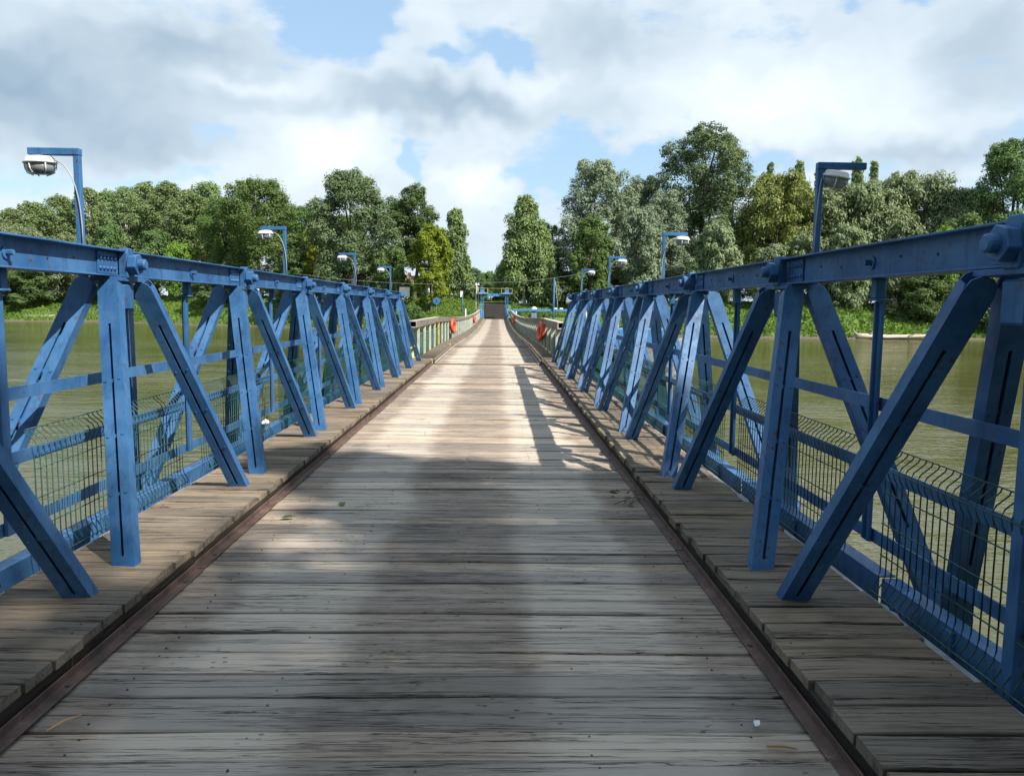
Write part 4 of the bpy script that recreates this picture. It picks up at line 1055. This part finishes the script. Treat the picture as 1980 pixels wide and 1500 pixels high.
put_tree('silver', 27.5, 126, 'grey silver willow in the shade of the tallest poplar', 13, 8, name='willow_tree', rz=2.2)
put_tree('willowK', 33.4, 118, 'rounded pale willow in front of the tallest poplar', 15.3, 9.4, name='willow_tree')
put_tree('willowY', 46.8, 130, 'yellowish weeping willow right of the tallest poplar', 25, 18, name='willow_tree', rz=.9)
for q, (X, Y, tp) in enumerate(((59.4, 172, 34.2), (65.2, 170, 34.3), (71.4, 175, 33.8), (76.8, 168, 34.8), (82.3, 172, 34.9), (89, 176, 33.3), (93.5, 176, 32.3), (52, 178, 32), (101, 180, 31), (110, 184, 31))):
    put_tree('spire%d' % (q % 2+1), X, Y, f'light green poplar rising behind the right willows, {ordn[sorted(range(10), key=lambda j: (59.4, 65.2, 71.4, 76.8, 82.3, 89, 93.5, 52, 101, 110)[j]).index(q)]} from the left', tp, 7.2, 'poplars behind the right willows')
put_tree('willowM', 58.9, 132, 'grey green willow directly behind the nearest right lamp', 23.6, 19, name='willow_tree', rz=.3)
put_tree('willowN', 70.4, 134, 'widest grey green willow right of the nearest right lamp', 25.2, 21, name='willow_tree', rz=1.3)
put_tree('willowM', 77.5, 131, 'grey green willow left of the dark tree at the right frame edge', 22.5, 18, name='willow_tree', rz=3.3)
for q, (X, Y, tp, wd, lb) in enumerate(((42.2, 118, 11.8, 9, 'low pale willow at the bank below the yellowish willow'), (47.6, 120, 14.0, 9.4, 'low pale willow left of the nearest right lamp'), (53.0, 118, 14.9, 10.6, 'low pale willow just left of the nearest right lamp post foot'), (61.7, 118, 15.9, 11.4, 'low pale willow under the right chord, right of the nearest lamp'))):
    put_tree('willowK', X, Y, lb, tp, wd, name='willow_tree', rz=q*1.4)
put_tree('darkP', 81.0, 124, 'tall dark tree at the right edge of the picture', 29.2, 15.5, rz=.7)
put_tree('darkP', 92, 126, 'tall dark tree outside the right edge of the picture', 28, 15.5, rz=2.7)
for q, (X, Y, tp, wd, lb) in enumerate(((69.9, 116, 16.5, 12, 'dark green tree below the widest willow'), (76.5, 115, 17, 12, 'dark green tree below the tall dark tree at the right'), (72.5, 112.5, 9.5, 13, 'dark low tree at the right bank over the grass, right one'), (63.3, 114.5, 8.0, 11, 'dark low tree at the right bank over the grass, left one'), (82, 114, 11, 13, 'dark low tree beyond the right frame edge'), (44, 126, 9, 12, 'dark undergrowth tree behind the low willows'), (33, 128, 9, 12, 'dark undergrowth tree under the tallest poplar'), (20, 130, 9, 11, 'dark undergrowth tree under the silver poplar'), (55, 126, 9.5, 12, 'dark undergrowth tree behind the nearest right lamp'), (12, 136, 8, 10, 'dark undergrowth tree between birch and silver poplar'))):
    put_tree('darkbush', X, Y, lb, tp, wd, rz=q*.9)
put_tree('brightbush', 66.5, 115.5, 'yellow green bush among the dark trees at the right', 14, 8)
for q, (X, Y, k, tp, wd, lb) in enumerate(((-66, 172, 'forest1', 25.5, 13, 'pale green tree filling the wood left of the broad mid green tree'), (-38, 158, 'oakA', 21.5, 15, 'mid green tree behind the yellowing shrub'), (-29, 150, 'oakA', 19, 14, 'mid green tree partly hidden behind the big round oak'),
        (8.5, 142, 'oakA', 17, 11, 'mid green tree behind the weeping birches right of the gate'), (29, 136, 'poplarG', 22, 13, 'silver poplar in the gap left of the tallest poplar'), (52, 140, 'willowM', 24, 15, 'grey green willow behind the yellowish willow'), (64.5, 140, 'willowN', 23.5, 16, 'grey green willow in the second row behind the nearest right lamp'), (84, 138, 'willowN', 22.5, 15, 'grey green willow in the second row left of the dark edge tree'))):
    put_tree(k, X, Y, lb, tp, wd, rz=q*.7)
# shrubs on the mound left of the bridge
for q, (X, Y, k, tp, wd, lb) in enumerate(((-11.6, 108.6, 'bush', 1.9, 4.6, 'dark rounded shrub on the slope of the left mound'), (-8.3, 107.3, 'brightbush', .55, 3.0, 'bright weedy bush low on the left mound'), (-14.0, 110.5, 'brightbush', 1.2, 4.0, 'bright weedy bush left of the dark shrub on the mound'), (-6.0, 106.4, 'brightbush', .25, 2.2, 'bright low weeds at the foot of the left mound by the railing'), (6.9, 107.4, 'bush', 1.0, 1.6, 'small dark shrub on the landing right of the gate'), (3.4, 107.0, 'bush', 1.15, 1.4, 'small dark shrub right beside the right gate post'))):
    put_tree(k, X, Y, lb, tp, wd, name='bush', cat='bush')
# trees on the near bank behind the viewer, which shade the near end of the deck
T('shade1', 24, 13, 'leaf_oak', 10500, .46, 'round', .25, 110, .22, seed=61, lobes=0)
T('shade2', 22, 5.0, 'leaf_poplar', 5000, .44, 'oval', .15, 40, .24, seed=62, lobes=0)
put_tree('shade1', 14.7, -12.3, 'tall broad tree on the near bank behind the viewer to the right', 24, 13, z0=0.1, rz=0.0)
put_tree('shade2', 14.1, -4.75, 'slim poplar on the near bank behind the viewer to the right', 22, 4.6, z0=0.1, rz=2.0)
for q, (X, Y) in enumerate(((-14, -13), (-27, -16), (-6, -24), (9, -30), (24, -29), (34, -13), (44, -6))):  # extra trees added out of view to block sky light from behind
    put_tree('oakB', X, Y, ('unseen broad tree added to block sky light, on the near bank behind the viewer to the left', 'unseen broad tree added to block sky light, on the near bank farther to the left behind the viewer', 'unseen broad tree added to block sky light, straight behind the viewer', 'unseen broad tree added to block sky light, beside the one straight behind the viewer', 'unseen broad tree added to block sky light, far behind the viewer to the right', 'unseen broad tree added to block sky light, on the near bank well to the right of the viewer', 'unseen broad tree added to block sky light, on the near bank farthest to the right')[q], 19, 14, z0=0.1, rz=q)

# ------------------------------------------------------------------ grass and weeds of the far bank
g = np.random.default_rng(77); NB = 62000
X = np.concatenate([g.uniform(-110, 95, NB*2//3), g.uniform(-22, 14, NB//3)]); d = g.random(len(X))**1.0*17
Y = waterline(X)+.3+d; Z = hgt(X, Y)
keep = ~((np.abs(X+.1) < 2.6) & (Y > 100)) & ~((X > 2) & (X < 12) & (d < 3)); X, Y, Z = X[keep], Y[keep], Z[keep]; n = len(X)
s_ = (.16+.26*g.random(n))*np.where(np.abs(X+9) < 9, .6, 1.0); a = g.uniform(0, np.pi, n); lean = g.normal(size=(n, 2))*.25
e = np.stack([np.cos(a), np.sin(a), np.zeros(n)], 1)*(s_*.5)[:, None]; top = np.stack([lean[:, 0]*s_, lean[:, 1]*s_, s_*(.7+.8*g.random(n))], 1)
p0 = np.stack([X, Y, Z-.05], 1)
v = np.stack([p0-e*.5, p0+e*.5, p0+top+e, p0+top-e], 1).reshape(-1, 3)
me = np_mesh('bank_grass', v, np.arange(4*n).reshape(n, 4), 'leaf_grass', False)
at = me.attributes.new('tint', 'FLOAT', 'FACE'); at.data.foreach_set('value', np.clip(.5*g.random(n)+.5*(.5+.5*np.sin(X*.5+Y*.3)), 0, 1).astype(np.float32))
o = place('bank_grass', me, (0, 0, 0)); tag(o, 'bright green grass and weeds on the far bank slope', 'grass', kind='stuff')
